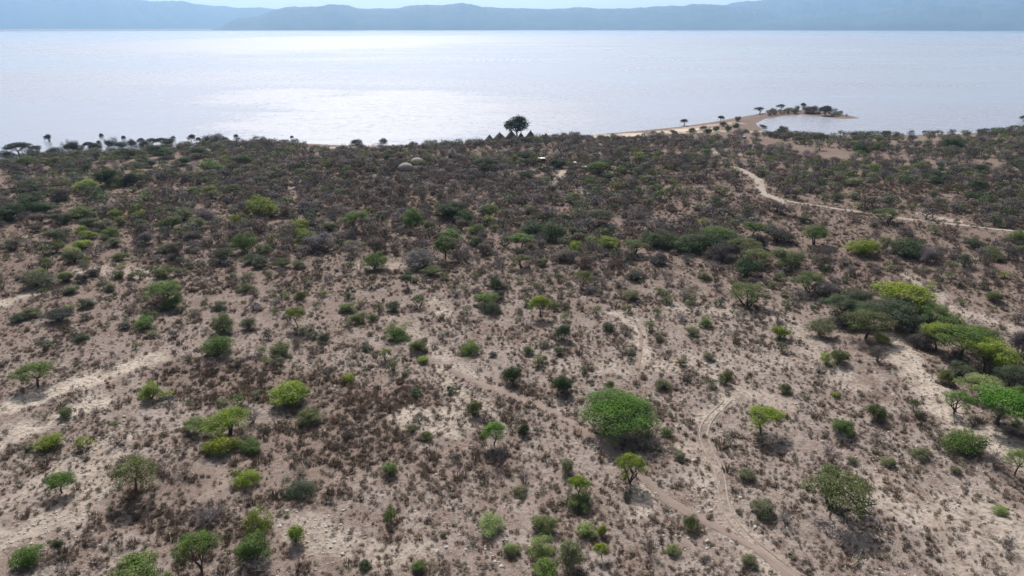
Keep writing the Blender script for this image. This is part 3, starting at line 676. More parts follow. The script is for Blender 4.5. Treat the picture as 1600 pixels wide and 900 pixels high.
# hand-placed plants: x, foot y, width, height, kind, colour, [label, short name for neighbours' labels]
HAND = [
 (965, 675, 116, 59, 'A', 'B', 'largest vivid green acacia with a wide dome crown over its dark shadow', 'the largest acacia'),
 (985, 755, 50, 47, 'A', 'Y', 'bright yellow-green tree standing just below the shadow of the largest acacia', 'the tree below the largest acacia'),
 (905, 782, 38, 46, 'A', 'Y', 'small upright yellow-green tree lower left of the largest acacia', 'the small upright yellow-green tree'),
 (905, 803, 40, 18, 'B', 'O'),
 (1188, 678, 64, 48, 'A', 'Y', 'thin yellow-green acacia right of the curving wheel ruts', 'the acacia right of the wheel ruts'),
 (1302, 800, 114, 72, 'A', 'O', 'wide feathery olive acacia with a forked dark trunk at lower right', 'the wide olive acacia at lower right'),
 (1585, 743, 40, 44, 'A', 'P', 'pale green tree with a thin trunk at the right edge of the photo', 'the pale tree at the right edge'),
 (1560, 664, 92, 62, 'A', 'B', 'vivid green broad acacia at the right edge above the pale bare slope', 'the vivid green acacia at the right edge'),
 (1493, 645, 46, 38, 'A', 'G', 'small dark-trunked acacia joined to the left of the vivid green one at right', None),
 (1532, 620, 68, 34, 'A', 'P', 'pale yellowish domed acacia above the vivid green one at right', None),
 (1577, 612, 52, 44, 'A', 'T', 'dull green acacia at the right edge, lowest of the big thicket', None),
 (1535, 580, 88, 56, 'A', 'Y', 'olive green layered acacia in the middle of the right-hand thicket', 'the olive acacia of the right-hand thicket'),
 (1500, 562, 88, 58, 'A', 'G', 'green umbrella acacia with two dark trunks beside the pale slope', 'the two-trunked acacia of the thicket'),
 (1462, 548, 66, 48, 'A', 'Y', 'bright-topped flat acacia at the left end of the right-hand thicket', None),
 (1450, 505, 62, 36, 'A', 'G', 'mid green low acacia between the yellow-topped one and the thicket', None),
 (1404, 486, 88, 44, 'A', 'Y', 'yellow-topped wide umbrella acacia, highest of the right-hand trees', 'the yellow-topped umbrella acacia'),
 (1395, 512, 86, 42, 'A', 'T', 'dark grey-green acacia spreading below the yellow-topped one', None),
 (1352, 530, 80, 50, 'A', 'O', 'olive green slanting acacia left of the right-hand thicket', 'the slanting olive acacia'),
 (1308, 500, 58, 42, 'A', 'T', 'dull grey-green acacia behind the slanting olive one', None),
 (1262, 456, 56, 34, 'A', 'O', 'olive flat acacia upper left of the yellow-topped umbrella acacia', None),
 (1165, 478, 70, 38, 'A', 'O', 'low olive acacia with bright tips beside a bare stony slope', 'the low olive acacia with bright tips'),
 (1165, 436, 46, 34, 'B', 'D', 'dark green round bush just behind the low olive acacia', None),
 (1180, 414, 50, 26, 'A', 'O'),
 (1280, 530, 42, 34, 'B', 'S', 'grey sage round bush left of the slanting olive acacia', None),
 (1370, 570, 34, 36, 'L', 'k', 'leafless dark-stemmed shrub at the top of the pale bare slope', None),
 (1375, 540, 26, 18, 'B', 'Y'), (1590, 560, 36, 44, 'B', 'g'), (1290, 575, 24, 26, 'B', 'Y'), (1310, 572, 30, 26, 'B', 'O'),
 (1217, 533, 28, 24, 'B', 'Y'), (1225, 617, 22, 18, 'B', 'O'), (1552, 475, 26, 20, 'B', 'O'), (1475, 604, 24, 26, 'B', 'O'),
 (1420, 520, 60, 34, 'A', 'T'), (1478, 530, 60, 36, 'B', 'G'), (1440, 548, 44, 24, 'B', 'k'), (1525, 545, 66, 38, 'A', 'G'), (1560, 585, 56, 40, 'B', 'O'), (1592, 640, 40, 40, 'A', 'G'), (1345, 505, 60, 34, 'A', 'T'), (1320, 515, 50, 24, 'B', 'k'), (1425, 498, 50, 26, 'B', 'O'), (1505, 598, 46, 22, 'B', 'T'), (1290, 470, 50, 24, 'B', 'k'), (1335, 480, 46, 22, 'B', 'T'),
 (1427, 642, 18, 26, 'A', 'O', 'tiny olive sapling standing alone on the pale bare slope', None),
 (1315, 686, 38, 28, 'B', 'G', 'bright green rounded bush between the wheel ruts and the pale slope', 'the bright round bush'),
 (1368, 662, 32, 32, 'B', 'O', None, None), (1498, 715, 60, 27, 'B', 'G', 'wide green bush on the lower pale slope near the right edge', 'the wide bush on the pale slope'),
 (1550, 740, 42, 22, 'L', 'k'), (1290, 716, 26, 26, 'L', 'g'), (1330, 728, 20, 14, 'B', 'S'), (1388, 732, 24, 16, 'B', 'S'), (1437, 722, 34, 20, 'B', 'S'), (1490, 742, 18, 12, 'B', 'S'),
 (1560, 807, 24, 16, 'B', 'P'), (1573, 868, 26, 32, 'L', 'g'), (1455, 668, 18, 16, 'L', 'b'), (1465, 708, 18, 18, 'L', 'k'), (1368, 700, 30, 14, 'L', 'b'),
 (1190, 812, 38, 30, 'B', 'S'), (1165, 755, 30, 22, 'B', 'S'), (1060, 722, 26, 18, 'B', 'S'), (1040, 684, 22, 14, 'B', 'O'), (1013, 872, 26, 36, 'L', 'k'), (1050, 870, 24, 20, 'B', 'P'),
 (1080, 834, 28, 28, 'B', 'O'), (1100, 885, 20, 16, 'L', 'k'), (1170, 890, 28, 24, 'B', 'S'), (853, 838, 46, 26, 'B', 'O'), (845, 872, 42, 34, 'B', 'P', 'pale yellow-green bush in the clump at the bottom centre', 'the pale bush at the bottom centre'),
 (888, 897, 44, 50, 'B', 'S'), (850, 905, 40, 30, 'B', 'G'), (917, 842, 30, 24, 'B', 'P'), (940, 840, 16, 20, 'B', 'Y'), (940, 872, 24, 26, 'A', 'Y'), (800, 872, 28, 24, 'B', 'P'),
 (765, 840, 46, 28, 'B', 'P', 'pale yellow-green bush with a dark base left of the bottom clump', 'the pale bush left of the bottom clump'), (738, 858, 26, 24, 'L', 'g'), (820, 760, 26, 30, 'L', 'g'), (885, 746, 28, 28, 'B', 'S'),
 (813, 778, 26, 16, 'B', 'S'), (820, 682, 20, 22, 'B', 'D'), (772, 696, 44, 38, 'A', 'B', 'small bright green feathery tree right of the white stony patch', 'the feathery tree by the stony patch'),
 (780, 738, 38, 42, 'L', 'k', 'dark leafless shrub just below the small feathery tree', None), (742, 655, 24, 30, 'B', 'O'), (757, 662, 26, 26, 'L', 'k'), (720, 672, 22, 24, 'L', 'k'), (681, 656, 14, 14, 'L', 'k'),
 (655, 664, 18, 20, 'L', 'k'), (645, 678, 22, 16, 'B', 'O'), (665, 690, 22, 14, 'B', 'O'), (610, 748, 26, 26, 'B', 'P'), (610, 820, 24, 36, 'B', 'G', 'narrow upright green bush in the middle of the brown dwarf scrub', 'the narrow upright green bush'),
 (543, 694, 24, 40, 'L', 'g'), (470, 786, 56, 38, 'B', 'T', 'dusky green bush half sunk in brown scrub at lower left centre', None), (463, 857, 28, 34, 'B', 'Y', 'yellow-green narrow bush right of the tall green pair at the bottom', None),
 (485, 668, 40, 26, 'B', 'O'), (455, 640, 62, 23, 'B', 'Y', 'wide low yellow-green bush in the brown ground left of centre', 'the wide yellow-green bush left of centre'), (570, 893, 20, 18, 'B', 'T'), (655, 898, 22, 20, 'B', 'G'),
 (356, 682, 74, 46, 'A', 'Y', 'wide yellow-green acacia with a bare dark right side, left of centre', 'the wide acacia left of centre'), (312, 675, 46, 26, 'A', 'G'), (396, 668, 34, 34, 'L', 'k', 'bare dark shrub at the right side of the wide left acacia', None),
 (348, 716, 52, 26, 'B', 'Y', 'low yellow-green bush below the wide left acacia', None), (392, 712, 36, 24, 'B', 'G'), (388, 766, 46, 34, 'B', 'Y', 'yellow-green bush in brown grass above the tall green pair', 'the bush above the tall green pair'),
 (213, 770, 78, 60, 'A', 'O', 'feathery olive-green umbrella acacia with a forked trunk at lower left', 'the umbrella acacia at lower left'),
 (315, 890, 74, 62, 'A', 'G', 'light green umbrella acacia near the bottom edge, left of the tall green pair', 'the umbrella acacia at the bottom edge'),
 (330, 828, 54, 38, 'L', 'g', 'wide leafless grey shrub just behind the umbrella acacia at the bottom', None),
 (404, 842, 46, 46, 'B', 'Y', 'upper, yellower bush of the tall green pair near the bottom edge', 'the tall green pair'), (398, 884, 56, 52, 'B', 'G', 'lower, darker green bush of the tall pair near the bottom edge', None),
 (412, 905, 40, 38, 'L', 'g', 'grey leafless shrub at the foot of the tall green pair', None), (225, 938, 84, 30, 'B', 'G', 'low wide bright green bush cut by the bottom edge at left', 'the low wide bush on the bottom edge'),
 (50, 892, 44, 38, 'B', 'G', 'round green bush near the bottom left corner', 'the round bush in the bottom left corner'), (94, 864, 18, 22, 'B', 'D'), (75, 885, 30, 20, 'L', 'b'),
 (98, 770, 42, 34, 'A', 'G', 'small round green tree on pale ground at far lower left', 'the small round tree at lower left'), (83, 707, 40, 24, 'B', 'Y', 'flat yellow-green bush on the pale ground near the left edge', 'the flat yellow-green bush at left'),
 (45, 710, 26, 16, 'B', 'S'), (105, 657, 30, 20, 'B', 'O'), (70, 662, 26, 16, 'L', 'b'), (185, 702, 34, 20, 'L', 'b'), (255, 745, 30, 24, 'L', 'b'), (290, 750, 36, 26, 'L', 'b'), (150, 650, 20, 12, 'L', 'k'),
 (60, 604, 64, 42, 'A', 'G', 'umbrella acacia casting a long shadow on pale ground at the left edge', 'the umbrella acacia at the left edge'),
 (238, 630, 36, 34, 'B', 'Y', 'upright yellow-green bush on the pale slope left of the brown scrub', 'the upright bush on the left pale slope'),
 (344, 562, 48, 38, 'B', 'G', 'round bright green bush with a dark base above the brown scrub at left', 'the round green bush at left centre'),
 (262, 474, 66, 38, 'A', 'G', 'broad green flat-topped acacia in the upper left half', 'the broad acacia at upper left'), (272, 486, 34, 20, 'B', 'G'), (258, 438, 36, 18, 'B', 'O'),
 (230, 518, 30, 24, 'B', 'G', 'small green bush below the broad acacia at upper left', None), (350, 524, 38, 34, 'B', 'O', 'olive bush between two bright green bushes at left', None), (390, 517, 24, 22, 'B', 'S'),
 (105, 443, 26, 20, 'B', 'O'), (131, 443, 20, 16, 'B', 'K'), (146, 433, 20, 12, 'B', 'K'), (185, 438, 20, 16, 'B', 'O'), (206, 438, 16, 12, 'B', 'S'), (139, 483, 26, 16, 'B', 'T'), (108, 491, 20, 16, 'B', 'Y'),
 (95, 508, 42, 16, 'B', 'K'), (5, 455, 30, 34, 'L', 'b', 'brown leafless shrub on the left edge above the pale ground', None), (196, 517, 22, 14, 'B', 'K'), (128, 537, 22, 12, 'B', 'T'), (345, 487, 26, 16, 'B', 'T'), (385, 460, 30, 18, 'B', 'O'),
 (60, 455, 50, 14, 'B', 'T'), (115, 461, 26, 14, 'B', 'S'), (173, 457, 16, 14, 'B', 'S'), (154, 575, 14, 12, 'L', 'k'), (168, 580, 16, 8, 'L', 'k'), (50, 500, 30, 20, 'B', 'S'), (30, 505, 24, 14, 'B', 'T'),
 (465, 512, 34, 34, 'A', 'Y', 'small yellow-green tree with its shadow left of the centre clearing', 'the small yellow-green tree at left centre'), (620, 535, 44, 32, 'B', 'G', 'round green bush nearest the middle of the photo', 'the round green bush near the middle'),
 (470, 470, 22, 18, 'B', 'O'), (543, 490, 28, 18, 'B', 'P'), (560, 506, 26, 20, 'B', 'O'), (582, 503, 18, 14, 'B', 'O'), (545, 470, 20, 14, 'B', 'T'), (615, 488, 22, 18, 'B', 'T'), (654, 480, 22, 20, 'A', 'O'),
 (637, 450, 20, 22, 'A', 'T'), (762, 481, 38, 24, 'B', 'G'), (768, 495, 34, 26, 'B', 'T', 'dull green bush of the pair above the middle of the photo', 'the dull green pair above the middle'), (776, 456, 28, 26, 'B', 'D'),
 (782, 470, 18, 16, 'B', 'K'), (490, 531, 22, 14, 'B', 'T'), (508, 537, 22, 18, 'B', 'T'), (440, 562, 34, 28, 'B', 'O'), (465, 546, 30, 18, 'L', 'b'), (602, 563, 22, 20, 'A', 'P'), (570, 550, 22, 16, 'B', 'T'),
 (655, 552, 32, 24, 'B', 'O'), (735, 558, 36, 22, 'B', 'G'), (662, 569, 18, 10, 'B', 'Y'), (546, 602, 22, 18, 'B', 'Y', 'small yellow-green bush in the middle of the brown scrub', None), (705, 617, 20, 16, 'B', 'D'), (770, 559, 14, 8, 'B', 'K'),
 (675, 433, 28, 14, 'B', 'O'), (632, 590, 16, 10, 'B', 'O'), (843, 495, 32, 34, 'A', 'Y', 'small yellow-green upright tree above the middle, right of the dull green pair', 'the small upright tree above the middle'),
 (910, 449, 34, 28, 'A', 'O', 'small olive tree with a crooked stem above the brown clearing', 'the small olive tree above the clearing'), (950, 519, 20, 14, 'B', 'D'), (880, 534, 26, 30, 'B', 'T'), (987, 471, 28, 20, 'B', 'S'), (1027, 535, 18, 18, 'B', 'S'),
 (1082, 527, 24, 16, 'B', 'S'), (1101, 514, 20, 18, 'B', 'G'), (873, 557, 16, 14, 'B', 'T'), (825, 557, 20, 18, 'B', 'S'), (987, 556, 18, 12, 'B', 'O'), (878, 620, 36, 36, 'B', 'D', 'dark green bush upper left of the largest acacia', 'the dark bush left of the largest acacia'),
 (800, 604, 32, 36, 'B', 'D'), (1132, 603, 22, 24, 'B', 'O'), (1063, 573, 18, 14, 'B', 'S'), (1108, 566, 20, 14, 'B', 'S'), (1043, 448, 26, 24, 'L', 'g'), (1100, 440, 26, 16, 'B', 'O'), (1115, 425, 26, 18, 'L', 'g'), (992, 442, 30, 12, 'B', 'K'),
 (952, 610, 16, 16, 'B', 'O'), (1035, 612, 28, 20, 'B', 'S'), (1250, 472, 34, 22, 'L', 'g'), (1075, 415, 24, 20, 'L', 'g'),
 # middle distance
 (410, 343, 52, 36, 'B', 'Y', 'big bright yellow-green domed bush with a dark foot in the upper left', 'the big yellow-green dome'), (557, 362, 52, 34, 'A', 'G', 'bright green umbrella acacia over deep shade right of the yellow-green dome', 'the bright umbrella acacia over deep shade'),
 (645, 362, 36, 36, 'B', 'G', 'round deep green bush behind the centre, right of the bright umbrella acacia', 'the round deep green bush'), (577, 333, 12, 10, 'B', 'Y'), (470, 362, 32, 18, 'B', 'Y'), (477, 378, 30, 22, 'B', 'Y'), (515, 362, 26, 18, 'B', 'S'),
 (497, 397, 50, 30, 'B', 'g', 'big grey-purple bare bush below the yellow-green domes at left centre', 'the big grey-purple bush'), (445, 362, 28, 18, 'L', 'g'), (671, 366, 22, 20, 'B', 'O'), (702, 380, 34, 22, 'B', 'G'),
 (696, 405, 36, 34, 'R', 'O', 'round-crowned olive tree on a thin trunk just above the centre', 'the round-crowned olive tree'), (705, 345, 54, 28, 'B', 'D'), (553, 402, 40, 24, 'L', 'g'), (578, 384, 28, 18, 'L', 'k'),
 (586, 425, 40, 30, 'B', 'G', 'bright green bush in open ground left of the round-crowned olive tree', 'the bright green bush in open ground'), (655, 422, 52, 30, 'B', 'g'), (745, 367, 28, 18, 'B', 'G'), (745, 387, 32, 20, 'B', 'T'), (410, 400, 28, 18, 'B', 'O'),
 (408, 420, 30, 20, 'B', 'T'), (441, 421, 28, 16, 'B', 'O'), (467, 421, 24, 16, 'B', 'S'), (505, 303, 24, 12, 'B', 'O'), (472, 278, 26, 16, 'B', 'O'), (382, 398, 38, 34, 'B', 'G', 'tall green bush below the big yellow-green dome', None), (393, 414, 30, 18, 'B', 'T'),
 (170, 292, 36, 30, 'B', 'D', 'tallest dark green bush in the upper left', 'the tallest dark bush at upper left'), (213, 272, 38, 20, 'A', 'T'), (236, 263, 22, 14, 'B', 'T'), (207, 292, 28, 22, 'B', 'K'), (185, 294, 36, 14, 'B', 'O'), (288, 260, 28, 16, 'B', 'D'),
 (200, 248, 32, 14, 'B', 'D'), (258, 250, 32, 14, 'B', 'D'), (380, 262, 36, 16, 'B', 'D'), (330, 273, 42, 16, 'B', 'G'), (293, 282, 24, 10, 'B', 'O'), (137, 302, 42, 22, 'A', 'Y', 'yellow-topped acacia beside the tallest dark bush at upper left', None), (97, 316, 28, 22, 'B', 'K'),
 (150, 312, 38, 18, 'B', 'D'), (303, 306, 22, 14, 'B', 'G'), (330, 308, 24, 18, 'A', 'Y', 'small yellow umbrella tree on a short trunk in the upper left', 'the small yellow umbrella tree'), (366, 309, 28, 22, 'A', 'O'), (50, 333, 50, 24, 'B', 'D'), (18, 348, 52, 30, 'B', 'D', 'very dark green thicket bush on the left edge', 'the very dark bush on the left edge'),
 (125, 344, 36, 18, 'B', 'O'), (181, 342, 20, 14, 'B', 'Y'), (220, 343, 24, 12, 'B', 'Y'), (288, 347, 34, 22, 'B', 'S'), (320, 345, 32, 18, 'B', 'g'), (268, 361, 36, 24, 'B', 'O'), (305, 362, 34, 22, 'B', 'S'), (370, 350, 24, 16, 'B', 'Y'), (386, 355, 24, 14, 'B', 'O'),
 (65, 352, 34, 20, 'B', 'b'), (100, 352, 30, 20, 'B', 'T'), (140, 358, 28, 18, 'B', 'T'), (163, 364, 30, 20, 'B', 'S'), (58, 364, 22, 16, 'B', 'b'), (128, 366, 20, 14, 'B', 'Y'), (138, 376, 26, 14, 'B', 'Y'), (175, 374, 28, 18, 'B', 'G'), (95, 380, 42, 24, 'B', 'T'),
 (131, 392, 30, 18, 'B', 'Y', 'bright yellow-green rounded bush at upper left', 'the yellow-green rounded bush at upper left'), (180, 387, 22, 16, 'B', 'S'), (90, 397, 26, 20, 'B', 'O'), (111, 404, 28, 14, 'B', 'Y', 'low bright yellow-green bush at upper left, lower of two', None), (74, 423, 20, 22, 'A', 'G'), (188, 409, 24, 14, 'B', 'O'), (262, 397, 28, 16, 'B', 'S'),
 (45, 264, 32, 20, 'A', 'O', 'olive umbrella acacia at far upper left, left of two', 'the pair of umbrella acacias at far upper left'), (86, 265, 30, 20, 'A', 'O', 'olive umbrella acacia at far upper left, right of two', None), (30, 279, 18, 12, 'B', 'D'), (45, 300, 36, 16, 'B', 'T'),
 (935, 273, 36, 20, 'B', 'G', 'bright green bush behind a white roof sheet near the village clearing', 'the bright bush near the village clearing'), (872, 264, 26, 14, 'B', 'D'), (892, 264, 18, 12, 'B', 'O'), (822, 254, 34, 20, 'B', 'D'), (758, 267, 40, 20, 'B', 'D'),
 (827, 334, 22, 14, 'B', 'G'), (893, 318, 30, 18, 'B', 'O'), (938, 352, 46, 26, 'A', 'T', 'dull green flat acacia casting deep shade right of the centre', 'the dull flat acacia with deep shade'), (1023, 294, 20, 12, 'B', 'D'), (1125, 304, 28, 12, 'A', 'O'), (1120, 320, 24, 14, 'B', 'T'),
 (815, 388, 46, 26, 'A', 'G', 'green acacia at the left end of the long dark row', None), (866, 380, 58, 36, 'B', 'D', 'largest dark green bush, left end of the long dark row', 'the large dark bush of the long row'), (898, 393, 26, 18, 'B', 'Y'), (842, 386, 30, 18, 'L', 'g'), (815, 418, 38, 22, 'A', 'O', 'flat olive acacia just right of the round-crowned olive tree', None),
 (848, 417, 22, 14, 'B', 'O'), (885, 412, 40, 22, 'B', 'b'), (948, 390, 34, 18, 'B', 'Y'), (990, 398, 46, 26, 'A', 'O', 'umbrella acacia with two thin trunks in the long dark row', 'the thin-trunked acacia of the long row'), (1040, 392, 46, 30, 'B', 'D'), (1100, 395, 60, 32, 'B', 'D'), (1120, 380, 52, 22, 'A', 'G'), (1162, 400, 56, 28, 'A', 'O', 'flat-topped olive acacia at the right end of the long dark row', 'the right end of the long dark row'),
 (1177, 368, 42, 22, 'A', 'G'), (1075, 398, 50, 28, 'B', 'D'), (1140, 394, 50, 30, 'B', 'D'), (1012, 386, 40, 24, 'B', 'D'), (835, 374, 46, 26, 'B', 'D'), (1125, 412, 56, 16, 'B', 'k'), (905, 376, 34, 22, 'B', 'D'), (725, 352, 40, 22, 'B', 'D'), (245, 244, 34, 12, 'B', 'D'), (225, 257, 30, 13, 'B', 'D'), (310, 248, 34, 12, 'B', 'D'), (70, 338, 40, 18, 'B', 'D'), (1270, 383, 44, 32, 'A', 'G', 'umbrella acacia with a clear forked trunk between the long row and the dirt track', 'the clear-trunked umbrella acacia'), (1383, 347, 42, 20, 'A', 'G', 'green acacia whose crown covers the edge of the winding track', 'the acacia on the winding track'),
 (1348, 404, 50, 30, 'B', 'Y', 'bright yellow-green bush below the winding track', 'the bright yellow-green bush below the track'), (1382, 391, 26, 22, 'A', 'O'), (1412, 405, 50, 24, 'B', 'D', 'dark green bush right of the bright yellow-green one below the track', None), (1445, 400, 24, 18, 'L', 'g'), (1215, 383, 46, 22, 'B', 'K'),
 (1524, 307, 28, 26, 'A', 'T', 'tall thin-trunked acacia above the winding track at far right', 'the tall acacia above the track'), (1563, 300, 26, 16, 'A', 'D'), (1460, 287, 36, 16, 'B', 'D'), (1485, 236, 38, 12, 'B', 'D'), (1465, 322, 24, 12, 'B', 'Y'), (1590, 384, 36, 20, 'B', 'G', 'green bush on the right edge below the winding track', None), (1596, 396, 22, 12, 'B', 'G'),
 (1230, 424, 60, 26, 'B', 'O'), (1520, 390, 30, 16, 'B', 'T'), (1545, 408, 34, 18, 'B', 'O'), (1365, 358, 26, 14, 'L', 'g'), (1290, 408, 40, 18, 'L', 'k'), (1255, 350, 20, 12, 'B', 'D'), (1306, 316, 20, 14, 'B', 'T'), (1330, 292, 26, 12, 'B', 'S'), (1345, 240, 30, 12, 'B', 'D'), (1370, 236, 26, 14, 'B', 'O'),
 # the shore and the spit
 (808, 218, 38, 36, 'R', 'D', 'tall dark green round tree standing among the thatched huts on the shore', 'the tall tree by the huts', (.018, .042, .018)),
 (558, 228, 20, 11, 'B', 'K', 'dark bush alone on the pale sandy shore strip', 'the dark bush on the sandy shore'), (599, 224, 14, 4, 'B', 'K'),
 (1069, 196, 14, 10, 'A', 'K', 'grey umbrella tree where the sandy beach joins the spit', None), (1126, 191, 10, 10, 'A', 'K', 'tiny umbrella tree on the middle of the spit', None), (1186, 178, 18, 11, 'A', 'K', 'broad dark acacia at the bend of the spit', None),
 (1220, 172, 15, 9, 'A', 'K', 'umbrella acacia near the crest of the spit, left of the pale grove', None), (1245, 174, 9, 9, 'B', 'K'), (1254, 171, 10, 10, 'A', 'K', 'small umbrella tree behind the crest of the spit', None),
 (1271, 178, 16, 12, 'B', 'k'), (1289, 180, 20, 14, 'R', 'k', 'broad grey tree at the water edge of the spit', None), (1322, 183, 5, 6, 'L', 'k', None, None), (1262, 178, 22, 9, 'B', 'b'), (1152, 190, 10, 8, 'B', 'b'),
 (1021, 213, 12, 9, 'A', 'O', 'small tree alone on the sandy beach', None), (983, 219, 8, 7, 'B', 'G'), (992, 222, 7, 6, 'B', 'D'), (1150, 200, 12, 9, 'B', 'D'), (1137, 206, 12, 10, 'B', 'D'), (1130, 198, 12, 8, 'B', 'D'), (1105, 212, 14, 12, 'B', 'D'), (1118, 205, 12, 8, 'B', 'T'),
 (1080, 208, 14, 9, 'B', 'D'), (1098, 203, 12, 7, 'B', 'T'), (1192, 201, 12, 6, 'B', 'b'), (1225, 208, 18, 11, 'B', 'K'), (1165, 208, 12, 7, 'B', 'T'), (1052, 209, 12, 6, 'B', 'D'),
 # trees standing on and off the flooded left shore
 (76, 221, 14, 10, 'A', 'K', 'lone tree standing out in the water off the left shore', None), (105, 222, 6, 4, 'L', 'K'), (98, 227, 7, 5, 'L', 'K'), (32, 243, 40, 20, 'A', 'K', 'big dark acacia on the left end of the shore', 'the big dark acacia on the left shore'), (58, 241, 24, 14, 'A', 'K'), (114, 238, 26, 18, 'B', 'K', 'dark rounded bush clump on the left shoreline', None),
 (139, 231, 15, 9, 'A', 'K'), (156, 229, 9, 9, 'A', 'K'), (159, 214, 8, 4, 'A', 'K'), (171, 229, 15, 10, 'B', 'K'), (178, 223, 14, 6, 'L', 'K'), (194, 218, 7, 5, 'A', 'K'), (207, 229, 16, 11, 'B', 'K'), (222, 227, 12, 11, 'A', 'K'), (238, 227, 20, 11, 'A', 'K'), (252, 226, 20, 9, 'A', 'K'), (271, 218, 8, 5, 'A', 'K'),
 (292, 229, 12, 8, 'B', 'D'), (301, 226, 14, 16, 'A', 'K', 'tall slim umbrella tree on the left shoreline', None), (311, 224, 8, 9, 'A', 'K'), (334, 228, 34, 10, 'B', 'K'), (352, 222, 12, 8, 'B', 'K'), (369, 219, 8, 11, 'A', 'K', 'tiny palm-like tree on the knoll of the left shore', None), (457, 219, 6, 7, 'A', 'K', 'tiny tree on the shoreline left of the bright glitter', None),
 (366, 225, 10, 5, 'B', 'K'), (12, 250, 26, 12, 'B', 'K'), (50, 247, 30, 12, 'B', 'K'), (85, 243, 24, 10, 'B', 'K'), (125, 238, 22, 9, 'B', 'k'), (150, 236, 24, 8, 'B', 'K'), (190, 233, 22, 8, 'B', 'K'), (225, 231, 22, 8, 'B', 'k'), (265, 229, 24, 8, 'B', 'K'), (318, 227, 20, 8, 'B', 'K'), (1380, 210, 5, 6, 'A', 'K'), (1443, 210, 5, 6, 'A', 'K'), (1598, 189, 12, 8, 'A', 'K'),
]
for rec in HAND:
    x, y, w, h, k, c = rec[:6]; lab = rec[6] if len(rec) > 6 else None; sh = rec[7] if len(rec) > 7 else None
    at_px(x, y, w, h, k, c, lab, sh, rec[8] if len(rec) > 8 else None)

# ------------------------------------------------------------------ huts and other built things by the shore
def cone_mesh(name, rx, h, n, eave, mats, jag=.06, seed=0, top=.04):
    r = np.random.default_rng(seed); V = []; Fc = []
    rings = [(1.0, 0), (.72, .3), (.42, .62), (top, 1.0)]
    for q, z in rings:
        for i in range(n):
            a = 2 * math.pi * i / n; j = 1 + r.uniform(-jag, jag)
            V.append((rx * q * j * math.cos(a), rx * q * j * math.sin(a), eave + h * z + r.uniform(-.05, .05) * (z < 1)))
    for k in range(3):
        for i in range(n): Fc.append((k * n + i, k * n + (i + 1) % n, (k + 1) * n + (i + 1) % n, (k + 1) * n + i))
    V.append((0, 0, eave + h * 1.02)); V.append((0, 0, eave + .08)); a = len(V)
    tri = [(3 * n + i, 3 * n + (i + 1) % n, a - 2) for i in range(n)] + [((i + 1) % n, i, a - 1) for i in range(n)]
    return mesh_np(name, np.array(V), [np.array(Fc), np.array(tri)], mats)
def drum_mesh(name, r0, h, n, mats):
    V = [(r0 * math.cos(2 * math.pi * i / n), r0 * math.sin(2 * math.pi * i / n), z) for z in (-.6, h) for i in range(n)]
    return mesh_np(name, np.array(V), np.array([(i, (i + 1) % n, n + (i + 1) % n, n + i) for i in range(n)]), mats)
def box_mesh(name, x0, x1, y0, y1, z0, z1, mats):
    V = [(x, y, z) for z in (z0, z1) for y in (y0, y1) for x in (x0, x1)]
    return mesh_np(name, np.array(V), np.array([(0, 2, 3, 1), (4, 5, 7, 6), (0, 1, 5, 4), (2, 6, 7, 3), (0, 4, 6, 2), (1, 3, 7, 5)]), mats)
def hut(x, y, wpx, hpx, label, roof=M_thatch, dome=False, short=None, white_door=False, up=2.2, group='thatched huts on the shore'):
    X, Y, Z = P(x, y); D = depth(X, Y, Z); w = wpx * D / F; h = hpx * D / F
    root = bpy.data.objects.new('thatched_hut', None); root.location = (X, Y, Z - .05); root.rotation_euler = (0, 0, random.uniform(-.2, .2))
    link(root, label, 'hut', group); R = w / 2
    eave = h * .30
    link(bpy.data.objects.new('wall', drum_mesh('wall', R * .8, eave + .25, 18, [M_mud])), parent=root)
    if dome:
        V = []; n = 18; rings = 6; r = np.random.default_rng(int(x))
        for k in range(rings):
            t = k / (rings - 1) * math.pi / 2 * .96
            for i in range(n): a = 2 * math.pi * i / n; V.append((R * math.cos(t) * math.cos(a) * (1 + r.uniform(-.04, .04)), R * math.cos(t) * math.sin(a), eave * .7 + (h - eave * .7) * math.sin(t)))
        Fc = [(k * n + i, k * n + (i + 1) % n, (k + 1) * n + (i + 1) % n, (k + 1) * n + i) for k in range(rings - 1) for i in range(n)]
        V.append((0, 0, h)); tri = [((rings - 1) * n + i, (rings - 1) * n + (i + 1) % n, len(V) - 1) for i in range(n)]
        me = mesh_np('roof', np.array(V), [np.array(Fc), np.array(tri)], [roof])
    else:
        me = cone_mesh('roof', R, h - eave, 20, eave, [roof], seed=int(x))
    rf = link(bpy.data.objects.new('roof', me), parent=root)
    if not dome:
        link(bpy.data.objects.new('finial', cone_mesh('finial', R * .06, h * .12, 6, h * .98, [M_bark], 0)), parent=rf)
    dm = M_white if white_door else M_dark
    link(bpy.data.objects.new('door', box_mesh('door', -.38, .38, -R * .8 - .03, -R * .8 + .12, -.05, min(eave + .1, 1.7), [dm])), parent=root)
    placed.append((X, Y, R))
    if short: landmarks.append((short, X, Y))
hut(765, 222, 15, 12, 'leftmost small thatched hut in the row on the shore')
hut(781, 224, 25, 17, 'wide thatched hut with a pale doorway, second from the left in the shore row', white_door=True)
hut(799, 223, 22, 19, 'wide thatched hut directly left of the tall round tree')
hut(814, 221, 14, 14, 'steep thatched hut behind the trunk of the tall round tree')
hut(829, 221, 19, 17, 'sharp-roofed thatched hut directly right of the tall round tree', short='the thatched huts')
hut(853, 218, 12, 10, 'small dull hut roof half hidden in scrub right of the other huts', roof=M_thatch)
hut(707, 246, 16, 16, 'pale grey conical hut alone in the scrub left of the tall tree', roof=M_thatch_pale)
